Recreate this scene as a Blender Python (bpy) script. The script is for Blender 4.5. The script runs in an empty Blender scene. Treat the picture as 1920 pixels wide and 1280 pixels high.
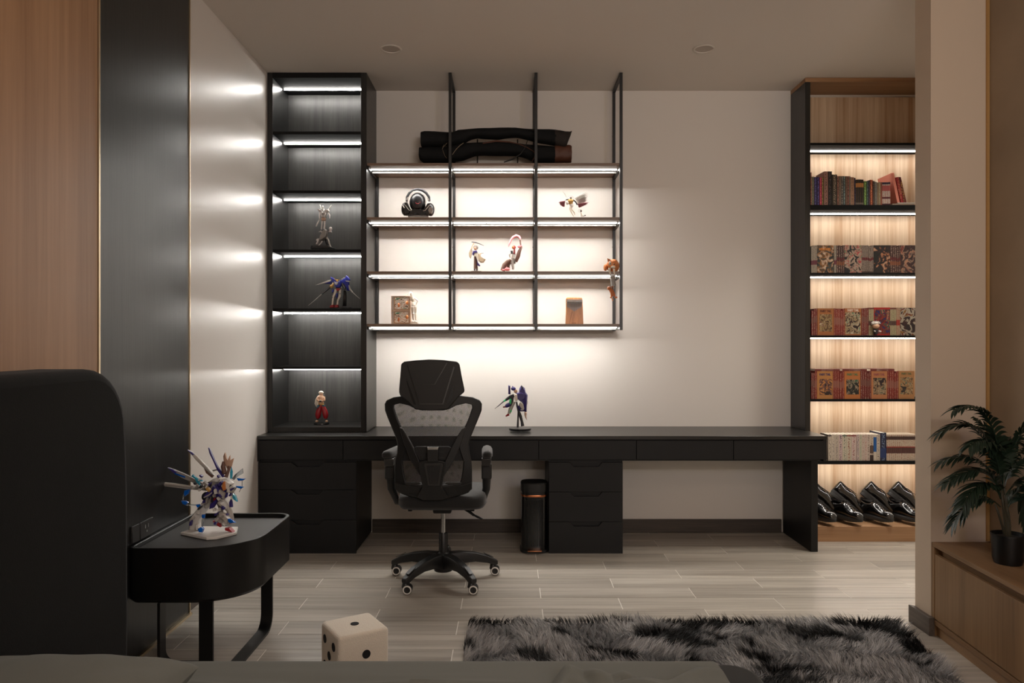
import bpy, bmesh, math, random
import numpy as np
from mathutils import Vector, Matrix, Quaternion
random.seed(7); rng = np.random.default_rng(7)
SC = bpy.context.scene; COL = SC.collection
PI = math.pi
# ---------------------------------------------------------------- camera, world, lamps, exposure
F, H, VX, VY = 1400.0, 1.307, 957.0, 645.0          # focal length in px of the 1920 px frame, eye height, vanishing point
cam = bpy.data.objects.new('camera', bpy.data.cameras.new('camera')); COL.objects.link(cam)
cam.location = (0, 0, H); cam.rotation_euler = (PI/2, 0, 0)
cam.data.sensor_width = 36; cam.data.lens = 36*F/1920
cam.data.shift_x = (960-VX)/1920; cam.data.shift_y = (VY-640)/1920
cam.data.clip_start = .05
SC.camera = cam
w = bpy.data.worlds.new('world'); SC.world = w; w.use_nodes = True
w.node_tree.nodes['Background'].inputs[0].default_value = (.9, .75, .6, 1)
w.node_tree.nodes['Background'].inputs[1].default_value = .03
SC.view_settings.view_transform = 'Standard'; SC.view_settings.look = 'None'
SC.view_settings.exposure = 0.12; SC.view_settings.gamma = 1.0; SC.view_settings.use_curve_mapping = False
SC.cycles.max_bounces = 8; SC.cycles.diffuse_bounces = 5; SC.cycles.transparent_max_bounces = 16
SC.cycles.caustics_reflective = False; SC.cycles.caustics_refractive = False
SC.cycles.use_denoising = True

def area(name, loc, tgt, sx, sy, power, col, spread=PI):
    l = bpy.data.lights.new(name, 'AREA'); l.shape = 'RECTANGLE'; l.size = sx; l.size_y = sy
    l.energy = power; l.color = col; l.spread = spread
    o = bpy.data.objects.new(name, l); COL.objects.link(o); o.location = loc
    o.rotation_euler = (Vector(tgt)-Vector(loc)).to_track_quat('-Z', 'Y').to_euler(); return o
LED = 56.0        # radiance of the shelf strips
area('bedroom_fill_light', (1.42, -1.34, 1.85), (.4, 5, 1.9), .9, 1.7, 27, (1, .89, .76))  # warm fill added out of view behind the camera, brightens the whole room
area('evening_window_light', (1.72, -1.30, 2.40), (.2, 4.9, .6), .35, .35, 8, (.55, .58, 1))
area('closet_ceiling_light', (2.75, 4.15, 2.98), (2.3, 4.1, 0), .5, .5, 16, (1, .93, .83), 1.75)

area('ceiling_fill_light', (.5, -.70, 2.05), (.5, .1, 3.07), 1.2, .3, 48, (1, .88, .76))  # unseen extra fill, aimed upward to brighten the ceiling

# ---------------------------------------------------------------- helpers
def P(x, y, D): return Vector(((x-VX)*D/F, D, H-(y-VY)*D/F))
def X(x, D): return (x-VX)*D/F
def Z(y, D): return H-(y-VY)*D/F
def lin(c): c /= 255; return c/12.92 if c <= .04045 else ((c+.055)/1.055)**2.4
def C(r, g, b): return (lin(r), lin(g), lin(b), 1)
MATS = {}
def newmat(name):
    m = bpy.data.materials.new(name); m.use_nodes = True
    return m, m.node_tree, m.node_tree.nodes['Principled BSDF']
def nd(nt, typ, **kw):
    n = nt.nodes.new(typ)
    for k, v in kw.items(): setattr(n, k, v)
    return n
def plain(name, col, rough=.5, metal=0, spec=.5, alpha=1, trans=0, bump=0, bscale=200, sheen=0, coat=0, vary=0, vscale=8):
    if name in MATS: return MATS[name]
    m, nt, b = newmat(name)
    b.inputs['Base Color'].default_value = col; b.inputs['Roughness'].default_value = rough
    b.inputs['Metallic'].default_value = metal; b.inputs['Specular IOR Level'].default_value = spec
    b.inputs['Alpha'].default_value = alpha; b.inputs['Transmission Weight'].default_value = trans
    b.inputs['Sheen Weight'].default_value = sheen; b.inputs['Coat Weight'].default_value = coat
    tc = nd(nt, 'ShaderNodeTexCoord')
    if bump:
        n = nd(nt, 'ShaderNodeTexNoise'); n.inputs['Scale'].default_value = bscale; n.inputs['Detail'].default_value = 4
        nt.links.new(tc.outputs['Object'], n.inputs['Vector'])
        bp = nd(nt, 'ShaderNodeBump'); bp.inputs['Strength'].default_value = bump; bp.inputs['Distance'].default_value = .002
        nt.links.new(n.outputs['Fac'], bp.inputs['Height']); nt.links.new(bp.outputs['Normal'], b.inputs['Normal'])
    if vary:
        n = nd(nt, 'ShaderNodeTexNoise'); n.inputs['Scale'].default_value = vscale; n.inputs['Detail'].default_value = 5
        nt.links.new(tc.outputs['Object'], n.inputs['Vector'])
        mx = nd(nt, 'ShaderNodeMix', data_type='RGBA'); mx.inputs[6].default_value = tuple(c*(1-vary) for c in col[:3])+(1,)
        mx.inputs[7].default_value = tuple(min(1, c*(1+vary)) for c in col[:3])+(1,)
        nt.links.new(n.outputs['Fac'], mx.inputs[0]); nt.links.new(mx.outputs[2], b.inputs['Base Color'])
    MATS[name] = m; return m
def emis(name, col, s):
    m, nt, b = newmat(name); b.inputs['Base Color'].default_value = (0, 0, 0, 1)
    b.inputs['Emission Color'].default_value = col; b.inputs['Emission Strength'].default_value = s; return m
def grain(name, c1, c2, axis='z', fine=60, rough=.45, bump=.15, spec=.5, rnd=False, stretch=.03, contrast=(.35, .65), c3=None, coat=0):
    """wood grain running along one axis: stretched noise, fine streaks and broad bands"""
    m, nt, b = newmat(name); b.inputs['Roughness'].default_value = rough; b.inputs['Specular IOR Level'].default_value = spec
    b.inputs['Coat Weight'].default_value = coat
    tc = nd(nt, 'ShaderNodeTexCoord'); mp = nd(nt, 'ShaderNodeMapping')
    s = [1, 1, 1]; s['xyz'.index(axis)] = stretch; mp.inputs['Scale'].default_value = s
    src = tc.outputs['Object']
    if rnd:
        oi = nd(nt, 'ShaderNodeObjectInfo'); ml = nd(nt, 'ShaderNodeVectorMath', operation='MULTIPLY_ADD')
        cmb = nd(nt, 'ShaderNodeCombineXYZ')
        for i in range(3): nt.links.new(oi.outputs['Random'], cmb.inputs[i])
        ml.inputs[1].default_value = (37, 53, 71); nt.links.new(cmb.outputs[0], ml.inputs[0]); nt.links.new(src, ml.inputs[2]); src = ml.outputs[0]
    nt.links.new(src, mp.inputs[0])
    n1 = nd(nt, 'ShaderNodeTexNoise'); n1.inputs['Scale'].default_value = fine; n1.inputs['Detail'].default_value = 6; n1.inputs['Roughness'].default_value = .65
    n2 = nd(nt, 'ShaderNodeTexNoise'); n2.inputs['Scale'].default_value = fine/7; n2.inputs['Detail'].default_value = 4; n2.inputs['Distortion'].default_value = .8
    nt.links.new(mp.outputs[0], n1.inputs[0]); nt.links.new(mp.outputs[0], n2.inputs[0])
    ad = nd(nt, 'ShaderNodeMath', operation='MULTIPLY_ADD'); ad.inputs[1].default_value = .5
    hf = nd(nt, 'ShaderNodeMath', operation='MULTIPLY'); hf.inputs[1].default_value = .5
    nt.links.new(n1.outputs['Fac'], hf.inputs[0]); nt.links.new(n2.outputs['Fac'], ad.inputs[0]); nt.links.new(hf.outputs[0], ad.inputs[2])
    cr = nd(nt, 'ShaderNodeValToRGB'); cr.color_ramp.elements[0].position = contrast[0]; cr.color_ramp.elements[0].color = c1
    cr.color_ramp.elements[1].position = contrast[1]; cr.color_ramp.elements[1].color = c2
    nt.links.new(ad.outputs[0], cr.inputs[0])
    out = cr.outputs[0]
    if rnd:
        hs = nd(nt, 'ShaderNodeHueSaturation'); mr = nd(nt, 'ShaderNodeMapRange'); mr.inputs[3].default_value = .88; mr.inputs[4].default_value = 1.1
        nt.links.new(oi.outputs['Random'], mr.inputs[0]); nt.links.new(mr.outputs[0], hs.inputs['Value']); nt.links.new(out, hs.inputs['Color']); out = hs.outputs[0]
    nt.links.new(out, b.inputs['Base Color'])
    bp = nd(nt, 'ShaderNodeBump'); bp.inputs['Strength'].default_value = bump; bp.inputs['Distance'].default_value = .001
    nt.links.new(n1.outputs['Fac'], bp.inputs['Height']); nt.links.new(bp.outputs['Normal'], b.inputs['Normal'])
    return m

ORG = {}
def tag(o, label=None, cat=None, group=None, kind=None):
    if label: o['label'] = label
    if cat: o['category'] = cat
    if group: o['group'] = group
    if kind: o['kind'] = kind
    return o
def thing(name, label, cat, loc, group=None):
    o = bpy.data.objects.new(name, None); COL.objects.link(o); o.location = loc; o.empty_display_size = .05
    ORG[o.name] = Vector(loc); return tag(o, label, cat, group)
class MB:
    def __init__(s): s.v = []; s.f = []
    def add(s, vs, fs):
        n = len(s.v); s.v += [tuple(v) for v in vs]; s.f += [tuple(i+n for i in f) for f in fs]; return s
    def box(s, x0, x1, y0, y1, z0, z1):
        return s.add([(x, y, z) for x in (x0, x1) for y in (y0, y1) for z in (z0, z1)],
                     [(0, 1, 3, 2), (4, 6, 7, 5), (0, 4, 5, 1), (2, 3, 7, 6), (0, 2, 6, 4), (1, 5, 7, 3)])
    def prism3(s, a, b):                       # two loops of 3D points
        n = len(a); return s.add(list(a)+list(b), [tuple(range(n))[::-1], tuple(range(n, 2*n))]+[(i, (i+1) % n, n+(i+1) % n, n+i) for i in range(n)])
    def px(s, pts, D, t0=0., t1=.02):          # outline given in px, at depth D, from D+t0 to D+t1 behind
        a = [P(x, y, D) for x, y in pts]
        return s.prism3([p+Vector((0, t0, 0)) for p in a], [p+Vector((0, t1, 0)) for p in a])
    def zprism(s, pts, z0, z1): return s.prism3([(x, y, z0) for x, y in pts], [(x, y, z1) for x, y in pts])
    def xprism(s, pts, x0, x1): return s.prism3([(x0, y, z) for y, z in pts], [(x1, y, z) for y, z in pts])
    def loft(s, rings, caps=True):
        n = len(rings[0]); vs = [p for r in rings for p in r]
        fs = [(k*n+i, k*n+(i+1) % n, (k+1)*n+(i+1) % n, (k+1)*n+i) for k in range(len(rings)-1) for i in range(n)]
        if caps: fs += [tuple(range(n))[::-1], tuple((len(rings)-1)*n+i for i in range(n))]
        return s.add(vs, fs)
    def tube(s, pts, r, n=8, flat=1.0, up=(0, 0, 1)):
        pts = [Vector(p) for p in pts]; rs = r if isinstance(r, (list, tuple)) else [r]*len(pts); rings = []
        ref = Vector(up)
        for i, p in enumerate(pts):
            t = (pts[min(i+1, len(pts)-1)]-pts[max(i-1, 0)]).normalized()
            a = t.cross(ref)
            if a.length < 1e-3: a = t.cross(Vector((1, 0, 0)))
            a.normalize(); b = a.cross(t).normalized()
            rings.append([p+a*rs[i]*math.cos(2*PI*k/n)+b*rs[i]*flat*math.sin(2*PI*k/n) for k in range(n)])
        return s.loft(rings)
    def lathe(s, prof, c, n=24, axis='z', ring=False):
        if ring: prof = list(prof)+[prof[0]]
        rings = []
        for r, h in prof:
            ring = []
            for k in range(n):
                a, b_ = r*math.cos(2*PI*k/n), r*math.sin(2*PI*k/n)
                ring.append({'z': (c[0]+a, c[1]+b_, c[2]+h), 'y': (c[0]+a, c[1]+h, c[2]+b_), 'x': (c[0]+h, c[1]+a, c[2]+b_)}[axis])
            rings.append(ring)
        return s.loft(rings, caps=not ring)
    def ell(s, c, r, n=12, m=8, rot=None):
        rings = []; c = Vector(c)
        for j in range(1, m):
            th = PI*j/m; ring = []
            for k in range(n):
                v = Vector((r[0]*math.sin(th)*math.cos(2*PI*k/n), r[1]*math.sin(th)*math.sin(2*PI*k/n), r[2]*math.cos(th)))
                if rot: v = rot @ v
                ring.append(c+v)
            rings.append(ring)
        k0 = len(s.v); s.loft(rings, caps=False)
        top = Vector((0, 0, r[2])); top = rot @ top if rot else top
        nn = len(s.v); s.v += [tuple(c+top), tuple(c-top)]; L = k0+(m-2)*n
        s.f += [(nn, k0+(i+1) % n, k0+i) for i in range(n)]+[(nn+1, L+i, L+(i+1) % n) for i in range(n)]
        return s
    def build(s, name, mat, parent=None, bevel=0, seg=2, smooth=40, tri=False, fn=None, sub=0, label=None, kind=None, fixn=True):
        me = bpy.data.meshes.new(name); vs = np.array(s.v, dtype=float)
        if fn is not None: vs = np.array([fn(v) for v in vs])
        if parent is not None: org = ORG[parent.name]
        else:
            lo, hi = vs.min(0), vs.max(0); org = Vector(((lo[0]+hi[0])/2, (lo[1]+hi[1])/2, lo[2]))
        vs = vs-np.array(org)
        me.from_pydata(vs.tolist(), [], s.f)
        if fixn or tri:
            bm = bmesh.new(); bm.from_mesh(me)
            if tri: bmesh.ops.triangulate(bm, faces=bm.faces[:])
            bmesh.ops.recalc_face_normals(bm, faces=bm.faces[:]); bm.to_mesh(me); bm.free()
        if smooth:
            me.shade_smooth(); me.set_sharp_from_angle(angle=math.radians(smooth))
        me.materials.append(mat)
        o = bpy.data.objects.new(name, me); COL.objects.link(o)
        if parent is not None: o.parent = parent
        else: o.location = org
        ORG[o.name] = Vector(org)
        if bevel:
            md = o.modifiers.new('bevel', 'BEVEL'); md.width = bevel; md.segments = seg; md.limit_method = 'ANGLE'; md.angle_limit = math.radians(35)
            md.harden_normals = False
        if sub:
            md = o.modifiers.new('sub', 'SUBSURF'); md.levels = sub; md.render_levels = sub
        if label: o['label'] = label
        if kind: o['kind'] = kind
        return o
def bx(name, mat, x0, x1, y0, y1, z0, z1, parent=None, **k): return MB().box(x0, x1, y0, y1, z0, z1).build(name, mat, parent, **k)
def led(x0, x1, y0, y1, z0, z1, mat, parent, side='led_side'):
    # diffuser strip: the light leaves through the lower face, the sides only glow
    o = bx('led_strip', mat, x0, x1, y0, y1, z0, z1, parent, smooth=0); o.data.materials.append(M[side])
    for p in o.data.polygons: p.material_index = 0 if p.normal.z < -.5 else 1
    return o
def struct(o): o['kind'] = 'structure'; return o

# ---------------------------------------------------------------- materials
M = {}
M['paint'] = plain('warm white wall paint', C(214, 208, 201), .34, bump=.05, bscale=90, spec=.45)
M['paint_back'] = plain('warm white matt wall paint', C(216, 211, 205), .6, bump=.05, bscale=120)
M['ceil'] = plain('ceiling paint', C(210, 203, 195), .7, bump=.03, bscale=60)
M['tan'] = plain('tan wall paint', C(206, 184, 162), .6, bump=.05, bscale=90)
M['ptan'] = plain('pale wall paint', C(190, 172, 152), .6, bump=.05, bscale=90)
M['concrete'] = plain('brown grey concrete render', C(146, 126, 104), .7, bump=.4, bscale=30, vary=.3, vscale=3.0)
M['black_wood'] = grain('black stained wood', C(21, 21, 21), C(36, 36, 35), 'z', 130, .33, .3, rnd=False, stretch=.04)
M['black_back'] = grain('black stained back board', C(30, 30, 30), C(52, 52, 50), 'z', 130, .42, .35, stretch=.04)
M['black_top'] = grain('black stained desktop', C(24, 23, 22), C(37, 36, 34), 'x', 130, .3, .25, stretch=.04)
M['black_mdf'] = plain('black laminate', C(20, 20, 21), .5, spec=.3, vary=.25, vscale=14, bump=.05)
M['frame_metal'] = plain('black powder coated steel', C(28, 27, 26), .38, spec=.5)
M['brown_edge'] = plain('taupe brown shelf board', C(118, 96, 80), .4)
M['alu'] = plain('brushed aluminium', C(195, 195, 192), .3, metal=.85)
M['alu_dull'] = plain('anodised aluminium channel', C(120, 120, 118), .5, metal=.6)
M['matt_black'] = plain('matt black laminate', C(22, 22, 22), .75, spec=.15)
M['oak'] = grain('light oak veneer', C(178, 142, 108), C(222, 200, 174), 'z', 70, .5, .1, stretch=.02, contrast=(.36, .62))
M['oak_dark'] = grain('oak plinth', C(140, 104, 74), C(176, 138, 102), 'x', 70, .5, .1, stretch=.03)
M['oak_bench'] = grain('brown oak bench', C(112, 84, 56), C(146, 114, 80), 'z', 60, .5, .1, stretch=.03)
M['oak_bench_h'] = grain('brown oak bench top', C(112, 84, 56), C(142, 110, 78), 'y', 60, .45, .1, stretch=.03)
M['oak_wall'] = grain('brown oak wall panel', C(134, 98, 68), C(174, 136, 102), 'z', 38, .45, .08, stretch=.03, contrast=(.3, .7))
M['gold'] = plain('gold metal trim', C(228, 208, 176), .32, metal=1)
M['gold2'] = plain('satin brass trim', C(190, 150, 95), .45, metal=.6)
M['base'] = grain('dark brown skirting', C(48, 42, 38), C(82, 72, 64), 'x', 60, .5, .1, stretch=.05)
M['base_y'] = grain('dark brown skirting end', C(62, 54, 49), C(100, 90, 82), 'y', 60, .5, .1, stretch=.05)
M['plank'] = grain('grey brown wood look tile', C(126, 118, 108), C(190, 183, 172), 'x', 42, .33, .1, rnd=True, stretch=.04, contrast=(.3, .68))
M['grout'] = plain('pale grout', C(232, 228, 220), .8)
M['velvet'] = plain('black velvet', C(16, 16, 15), .9, sheen=.04, spec=.15, bump=.3, bscale=300, vary=.35, vscale=5)
M['sheet'] = plain('charcoal cotton', C(108, 110, 104), .85, sheen=.05, spec=.2, bump=.15, bscale=500)
M['sheet_dark'] = plain('dark charcoal cotton', C(38, 38, 36), .9, sheen=.1, spec=.2)
M['satin_black'] = plain('satin black lacquer', C(14, 14, 14), .38, spec=.45)
M['tray'] = plain('black leather inlay', C(44, 43, 41), .45, bump=.15, bscale=300)
M['bp'] = plain('black plastic', C(18, 18, 18), .45, bump=.05, bscale=400)
M['bp2'] = plain('dark grey plastic', C(44, 43, 42), .4)
M['bpx'] = plain('matt black plastic', C(12, 12, 12), .6)
M['fabric'] = plain('black seat fabric', C(22, 22, 21), .9, sheen=.2, bump=.3, bscale=700)
M['chrome'] = plain('chrome', C(200, 200, 200), .2, metal=1)
M['white'] = plain('white plastic', C(225, 222, 216), .4)
M['led'] = emis('led strip diffuser', (1, .955, .90, 1), LED*2.1)
M['led_case'] = emis('bookcase led diffuser', (1, .93, .85, 1), LED*.7)
M['led_tower'] = emis('tower led diffuser', (1, .96, .90, 1), LED*1.3)
M['led_side'] = emis('led strip side', (1, .96, .90, 1), 2.2)
M['led_tower_side'] = emis('tower led side', (1, .96, .90, 1), LED*1.25)
M['led_case_side'] = emis('bookcase led side', (1, .93, .85, 1), LED*.30)
M['led_off'] = plain('downlight diffuser, off', C(172, 162, 152), .5)

# ---------------------------------------------------------------- the room
YB = 5.2; ZC = 3.07; XL = -1.58; XR = 2.157; YF = -1.5; XF = 3.3
struct(bx('wall_back', M['paint_back'], XL-.1, XF+.1, YB, YB+.1, 0, ZC))
struct(bx('wall_left', M['paint'], XL-.1, XL, YF, YB, 0, ZC))
struct(bx('ceiling', M['ceil'], XL-.1, XF+.1, YF-.1, YB+.1, ZC, ZC+.1))
struct(bx('wall_right', M['concrete'], XR, XR+.15, YF, 3.37, 0, ZC))
struct(bx('wall_partition', M['ptan'], 1.8975, XF, 3.37, 3.50, 0, ZC))
struct(bx('wall_closet', M['paint_back'], XF, XF+.1, 3.50, YB, 0, ZC))
wf = struct(MB().box(XL-.1, .40, YF-.1, YF, 0, ZC).box(.40, 1.95, YF-.1, YF, 0, .8).box(.40, 1.95, YF-.1, YF, 2.75, ZC)
       .box(1.95, XR+.15, YF-.1, YF, 0, ZC).build('wall_front', M['tan']))
wn = bpy.data.objects.new('window_1', None); COL.objects.link(wn); wn.location = (1.17, YF, .8); ORG[wn.name] = Vector((1.17, YF, .8)); wn['kind'] = 'structure'
m = MB()
for x in (.40, 1.155, 1.91): m.box(x, x+.04, YF-.08, YF-.03, .8, 2.75)
for z in (.8, 2.71): m.box(.44, 1.91, YF-.08, YF-.03, z, z+.04)
m.build('window_frame', M['white'], wn)
bx('curtain', plain('cream curtain', C(200, 180, 150), .9), 0.44, 1.91, YF-.1, YF-.085, .8, 2.75, wn)

# floor: grout bed plus individual planks
fl = struct(bx('floor', M['grout'], XL-.1, XF+.1, YF-.1, YB+.1, -.1, -.0012))
PW, PL, G = .1621, .80, .0035
rects = {}
k = -6
while 3.2+k*PW < YB:
    y0 = 3.2+k*PW; y1 = min(y0+PW, YB)
    off = .157 if k % 2 == 0 else .555
    j = math.floor((XL-off)/PL)
    while off+j*PL < XF:
        x0 = max(off+j*PL, XL); x1 = min(off+(j+1)*PL, XF); j += 1
        if x1-x0 < .02: continue
        key = (round(x1-x0, 3), round(y1-y0, 3))
        if key not in rects:
            a, b_ = key; mb = MB().box(-a/2+G/2, a/2-G/2, -b_/2+G/2, b_/2-G/2, -.004, 0)
            me = bpy.data.meshes.new('floor_plank'); me.from_pydata(mb.v, [], mb.f); me.materials.append(M['plank']); rects[key] = me
        o = bpy.data.objects.new('floor_plank', rects[key]); COL.objects.link(o); o.parent = fl
        o.location = Vector(((x0+x1)/2, (y0+y1)/2, random.uniform(-.0002, .0002)))-ORG[fl.name]
    k += 1

struct(bx('baseboard_back', M['base'], -.96, 1.885, YB-.014, YB-.0005, 0, .091, bevel=.003))
struct(bx('baseboard_left', M['base_y'], XL+.0005, XL+.012, 3.62, 4.66, 0, .085, bevel=.003))
bp_ = [(1.876, 3.52), (1.876, 3.345), (1.902, 3.345), (1.902, 3.37), (1.897, 3.37), (1.897, 3.502)]
struct(MB().zprism(bp_, 0, .082).build('baseboard_partition', M['base_y'], bevel=.003))
# left wall: oak panel, black panel, gold trims
XP = -1.55
struct(bx('trim_1', M['gold'], XP-.012, XP+.004, 2.806, 2.816, .012, ZC))
struct(bx('trim_2', M['gold'], XL, XP+.004, 3.600, 3.610, .012, ZC))
struct(bx('trim_3', M['gold'], XL, XP+.012, 2.0, 3.610, 0, .012))
struct(bx('trim_4', M['gold2'], XR-.012, XR-.001, 3.358, 3.369, .42, ZC))
pn = tag(bx('wall_panel', M['oak_wall'], XL+.001, XP, -.6, 2.805, .012, ZC-.002, bevel=.002), 'tall brown oak panel on the left wall above the headboard', 'panel')
pn = tag(bx('wall_panel', M['black_wood'], XL+.001, XP, 2.817, 3.599, .012, ZC-.002, bevel=.002), 'tall black stained wood panel on the left wall between two gold trims', 'panel')

# downlights
for i, px_ in enumerate((733, 1320)):
    D = 4.455; x = X(px_, D)
    t = thing('downlight', ['unlit round recessed downlight in the ceiling, above the tower shelves side', 'unlit round recessed downlight in the ceiling, nearer the oak bookcase'][i], 'ceiling light', (x, D, ZC-.006), 'ceiling downlights')
    MB().lathe([(.052, .0055), (.064, .0055), (.066, .002), (.062, 0), (.054, 0), (.052, .003)], (x, D, ZC-.006), 32, ring=True).build('trim_ring', M['ceil'], t)
    MB().lathe([(.0005, .0035), (.051, .0035), (.051, .0055), (.0005, .0055)], (x, D, ZC-.006), 32).build('diffuser', M['led_off'], t)

# ---------------------------------------------------------------- tower shelf
t = thing('shelf_tower', 'tall black open shelf tower with six lit shelves standing on the desk', 'shelf', (-1.25, 5.02, .736))
TX0, TX1, TY0, TY1, TZ0 = -1.576, -.933, 4.844, YB-.001, .737
bx('side_panel', M['black_wood'], TX0, -1.543, TY0, TY1, TZ0, ZC-.002, t, bevel=.0015)
bx('side_panel', M['black_wood'], -.970, TX1, TY0, TY1, TZ0, ZC-.002, t, bevel=.0015)
bx('top_panel', M['matt_black'], -1.543, -.970, TY0, TY1, 3.035, ZC-.002, t)
bx('back_panel', M['black_back'], -1.543, -.970, TY1-.012, TY1, TZ0, 3.035, t)
bx('bottom_panel', M['black_top'], -1.543, -.970, TY0, TY1-.012, TZ0, Z(800.5, 4.85), t)
tower_y = [246.5, 357, 467.5, 578, 687]
tz = []
for y in tower_y:
    z1 = Z(y, 4.85); z0 = z1-.018; tz.append((z0, z1))
    bx('shelf', M['matt_black'], -1.542, -.971, TY0+.004, TY1-.013, z0, z1, t, bevel=.001)
for z0 in [3.035]+[a for a, b_ in tz]:
    led(-1.53, -.98, 5.050, 5.062, z0-.0085, z0-.0005, M['led_tower'], t, 'led_tower_side')

# ---------------------------------------------------------------- steel wall shelves
t = thing('wall_shelf_unit', 'black steel frame shelf unit hung from the ceiling with twelve lit boards over the desk', 'shelf', (-.1, 5.02, 1.40))
fx = [X(844, 4.854), X(1005, 4.854), X(1164.5, 4.854)]
levels = [Z(305.5, 4.85), Z(407, 4.85), Z(508.5, 4.85), Z(607, 4.85)]
for x in fx:
    m = MB(); r = .0095
    m.box(x-r, x+r, 4.845, 4.864, 1.398, ZC-.001).box(x-r, x+r, 5.180, 5.199, 1.398, ZC-.001)
    m.box(x-r, x+r, 4.864, 5.180, ZC-.020, ZC-.001)
    for z in levels: m.box(x-r, x+r, 4.864, 5.180, z-.036, z-.017)
    fr = m.build('steel_frame', M['frame_metal'], t, bevel=.001)
    for zz in (2.75, 1.98):
        MB().lathe([(.001, -.002), (.004, -.002), (.004, .001), (.001, .001)], (x-r-.001, 5.19, zz), 8, 'x').build('screw', M['chrome'], fr)
spans = [(-.932, fx[0]-.0098), (fx[0]+.0098, fx[1]-.0098), (fx[1]+.0098, fx[2]-.0098)]
for z in levels:
    for a, b_ in spans:
        bo = bx('shelf_board', M['brown_edge'], a+.0005, b_-.0005, 4.850, 5.198, z-.017, z, t, bevel=.001)
        zb = z-.0175
        MB().box(a+.003, b_-.003, 4.985, 4.990, zb-.018, zb).build('led_profile', M['alu_dull'], bo)
        led(a+.006, b_-.006, 4.934, 4.951, zb-.0065, zb-.0002, M['led'], bo)
    for a in (-.932,):
        pass
# back post + bracket on the tower side
m = MB().box(-.9325, -.915, 5.180, 5.199, 1.398, 2.482)
for z in levels: m.box(-.9325, -.922, 4.864, 5.180, z-.036, z-.017)
m.build('steel_frame', M['frame_metal'], t, bevel=.001)

# ---------------------------------------------------------------- desk
DZ = .735
t = thing('desk', 'very long black desk with shallow drawers along the back wall', 'desk', (.19, 4.92, 0))
top = [(-1.578, 4.65), (1.973, 4.65), (1.973, 4.935), (1.945, 4.935), (1.945, YB-.001), (-1.578, YB-.001)]
MB().zprism(top, DZ-.022, DZ).build('desktop', M['black_top'], t, bevel=.002)
bx('apron', M['black_mdf'], -1.575, 1.94, 4.672, 4.688, .578, DZ-.024, t)
bx('underside', M['black_mdf'], -1.575, 1.94, 4.690, 5.17, .578, .592, t)
bx('end_panel', M['black_mdf'], 1.951, 1.971, 4.655, 4.93, .576, DZ-.023, t)
bx('end_panel', M['black_mdf'], -1.577, -1.576+.012, 4.655, 4.93, .576, DZ-.023, t)
bx('leg_panel', M['black_mdf'], 1.892, 1.936, 4.70, 5.18, 0, .577, t, bevel=.002)
edges = [484.5, 643, 826, 1010, 1193.4, 1375.5, 1546.5]
for a, b_ in zip(edges, edges[1:]):
    bx('drawer', M['black_mdf'], X(a, 4.654)+.0018, X(b_, 4.654)-.0018, 4.654, 4.671, .588, DZ-.029, t, bevel=.0012)

def pedestal(label, x0, x1, tops, notch, dep):
    t = thing('drawer_cabinet', label, 'cabinet', ((x0+x1)/2, 4.92, 0), 'drawer cabinets under the desk')
    bx('cabinet_body', M['black_mdf'], x0, x1, 4.680, dep, .012, .576, t)
    bx('plinth', M['bpx'], x0+.02, x1-.02, 4.70, dep-.02, 0, .012, t)
    D = 4.664
    zs = [.570]+[Z(y, D) for y in tops]+[Z(1038.5, D)]
    for i in range(3):
        zt, zb = zs[i]-.001, zs[i+1]+.001
        a, b_, c, d = [X(v, D) for v in notch]
        h = .028
        pts = [(x0+.001, zb), (x1-.001, zb), (x1-.001, zt), (d, zt), (c, zt-h), (b_, zt-h), (a, zt), (x0+.001, zt)]
        MB().prism3([(x, D-.001, z) for x, z in pts], [(x, D+.015, z) for x, z in pts]).build('drawer', M['black_mdf'], t, bevel=.0012)
    return t
pedestal('wide black three-drawer cabinet under the left end of the desk', -1.575, X(668, 4.664), [918, 974.5], [546, 557, 598, 607], 5.18)
pedestal('narrower black three-drawer cabinet under the desk, beside the bin', X(1029, 4.664), X(1168, 4.664), [922, 978], [1069, 1076, 1122, 1129], 5.18)

# ---------------------------------------------------------------- bookcase
t = thing('bookcase', 'tall built-in oak bookcase with black edges and lit shelves', 'bookcase', (2.5, 5.05, 0))
BX0, BX1, BD = 1.985, 3.28, 4.94
bx('side_panel', M['black_wood'], 1.951, BX0, BD, YB-.002, 0, 3.040, t, bevel=.0015)
bx('back_panel', M['oak'], BX0, BX1, 5.185, YB-.002, .10, 3.020, t)
bx('top_panel', M['oak_dark'], 1.951, BX1, BD-.002, YB-.002, 3.041, ZC-.002, t)
bx('plinth', M['oak_dark'], BX0, BX1, BD+.002, 5.184, 0, .100, t, bevel=.001)
bx('side_panel', M['oak'], BX1, BX1+.018, BD, YB-.002, 0, 3.040, t)
case = [(Z(267.5, BD), .016), (Z(384, BD), .032), (Z(511, BD), .015), (Z(628.5, BD), .015), (Z(748, BD), .016), (Z(864, BD), .022)]
BZ = []
for zt, th in case:
    sh = bx('shelf', M['matt_black'], BX0+.001, BX1-.001, BD, 5.184, zt-th, zt, t, bevel=.001); BZ.append(zt)
    zb = zt-th
    led(BX0+.003, BX1-.01, 5.072, 5.084, zb-.0075, zb-.0005, M['led_case'], sh, 'led_case_side')
BZ.append(.100)

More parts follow.
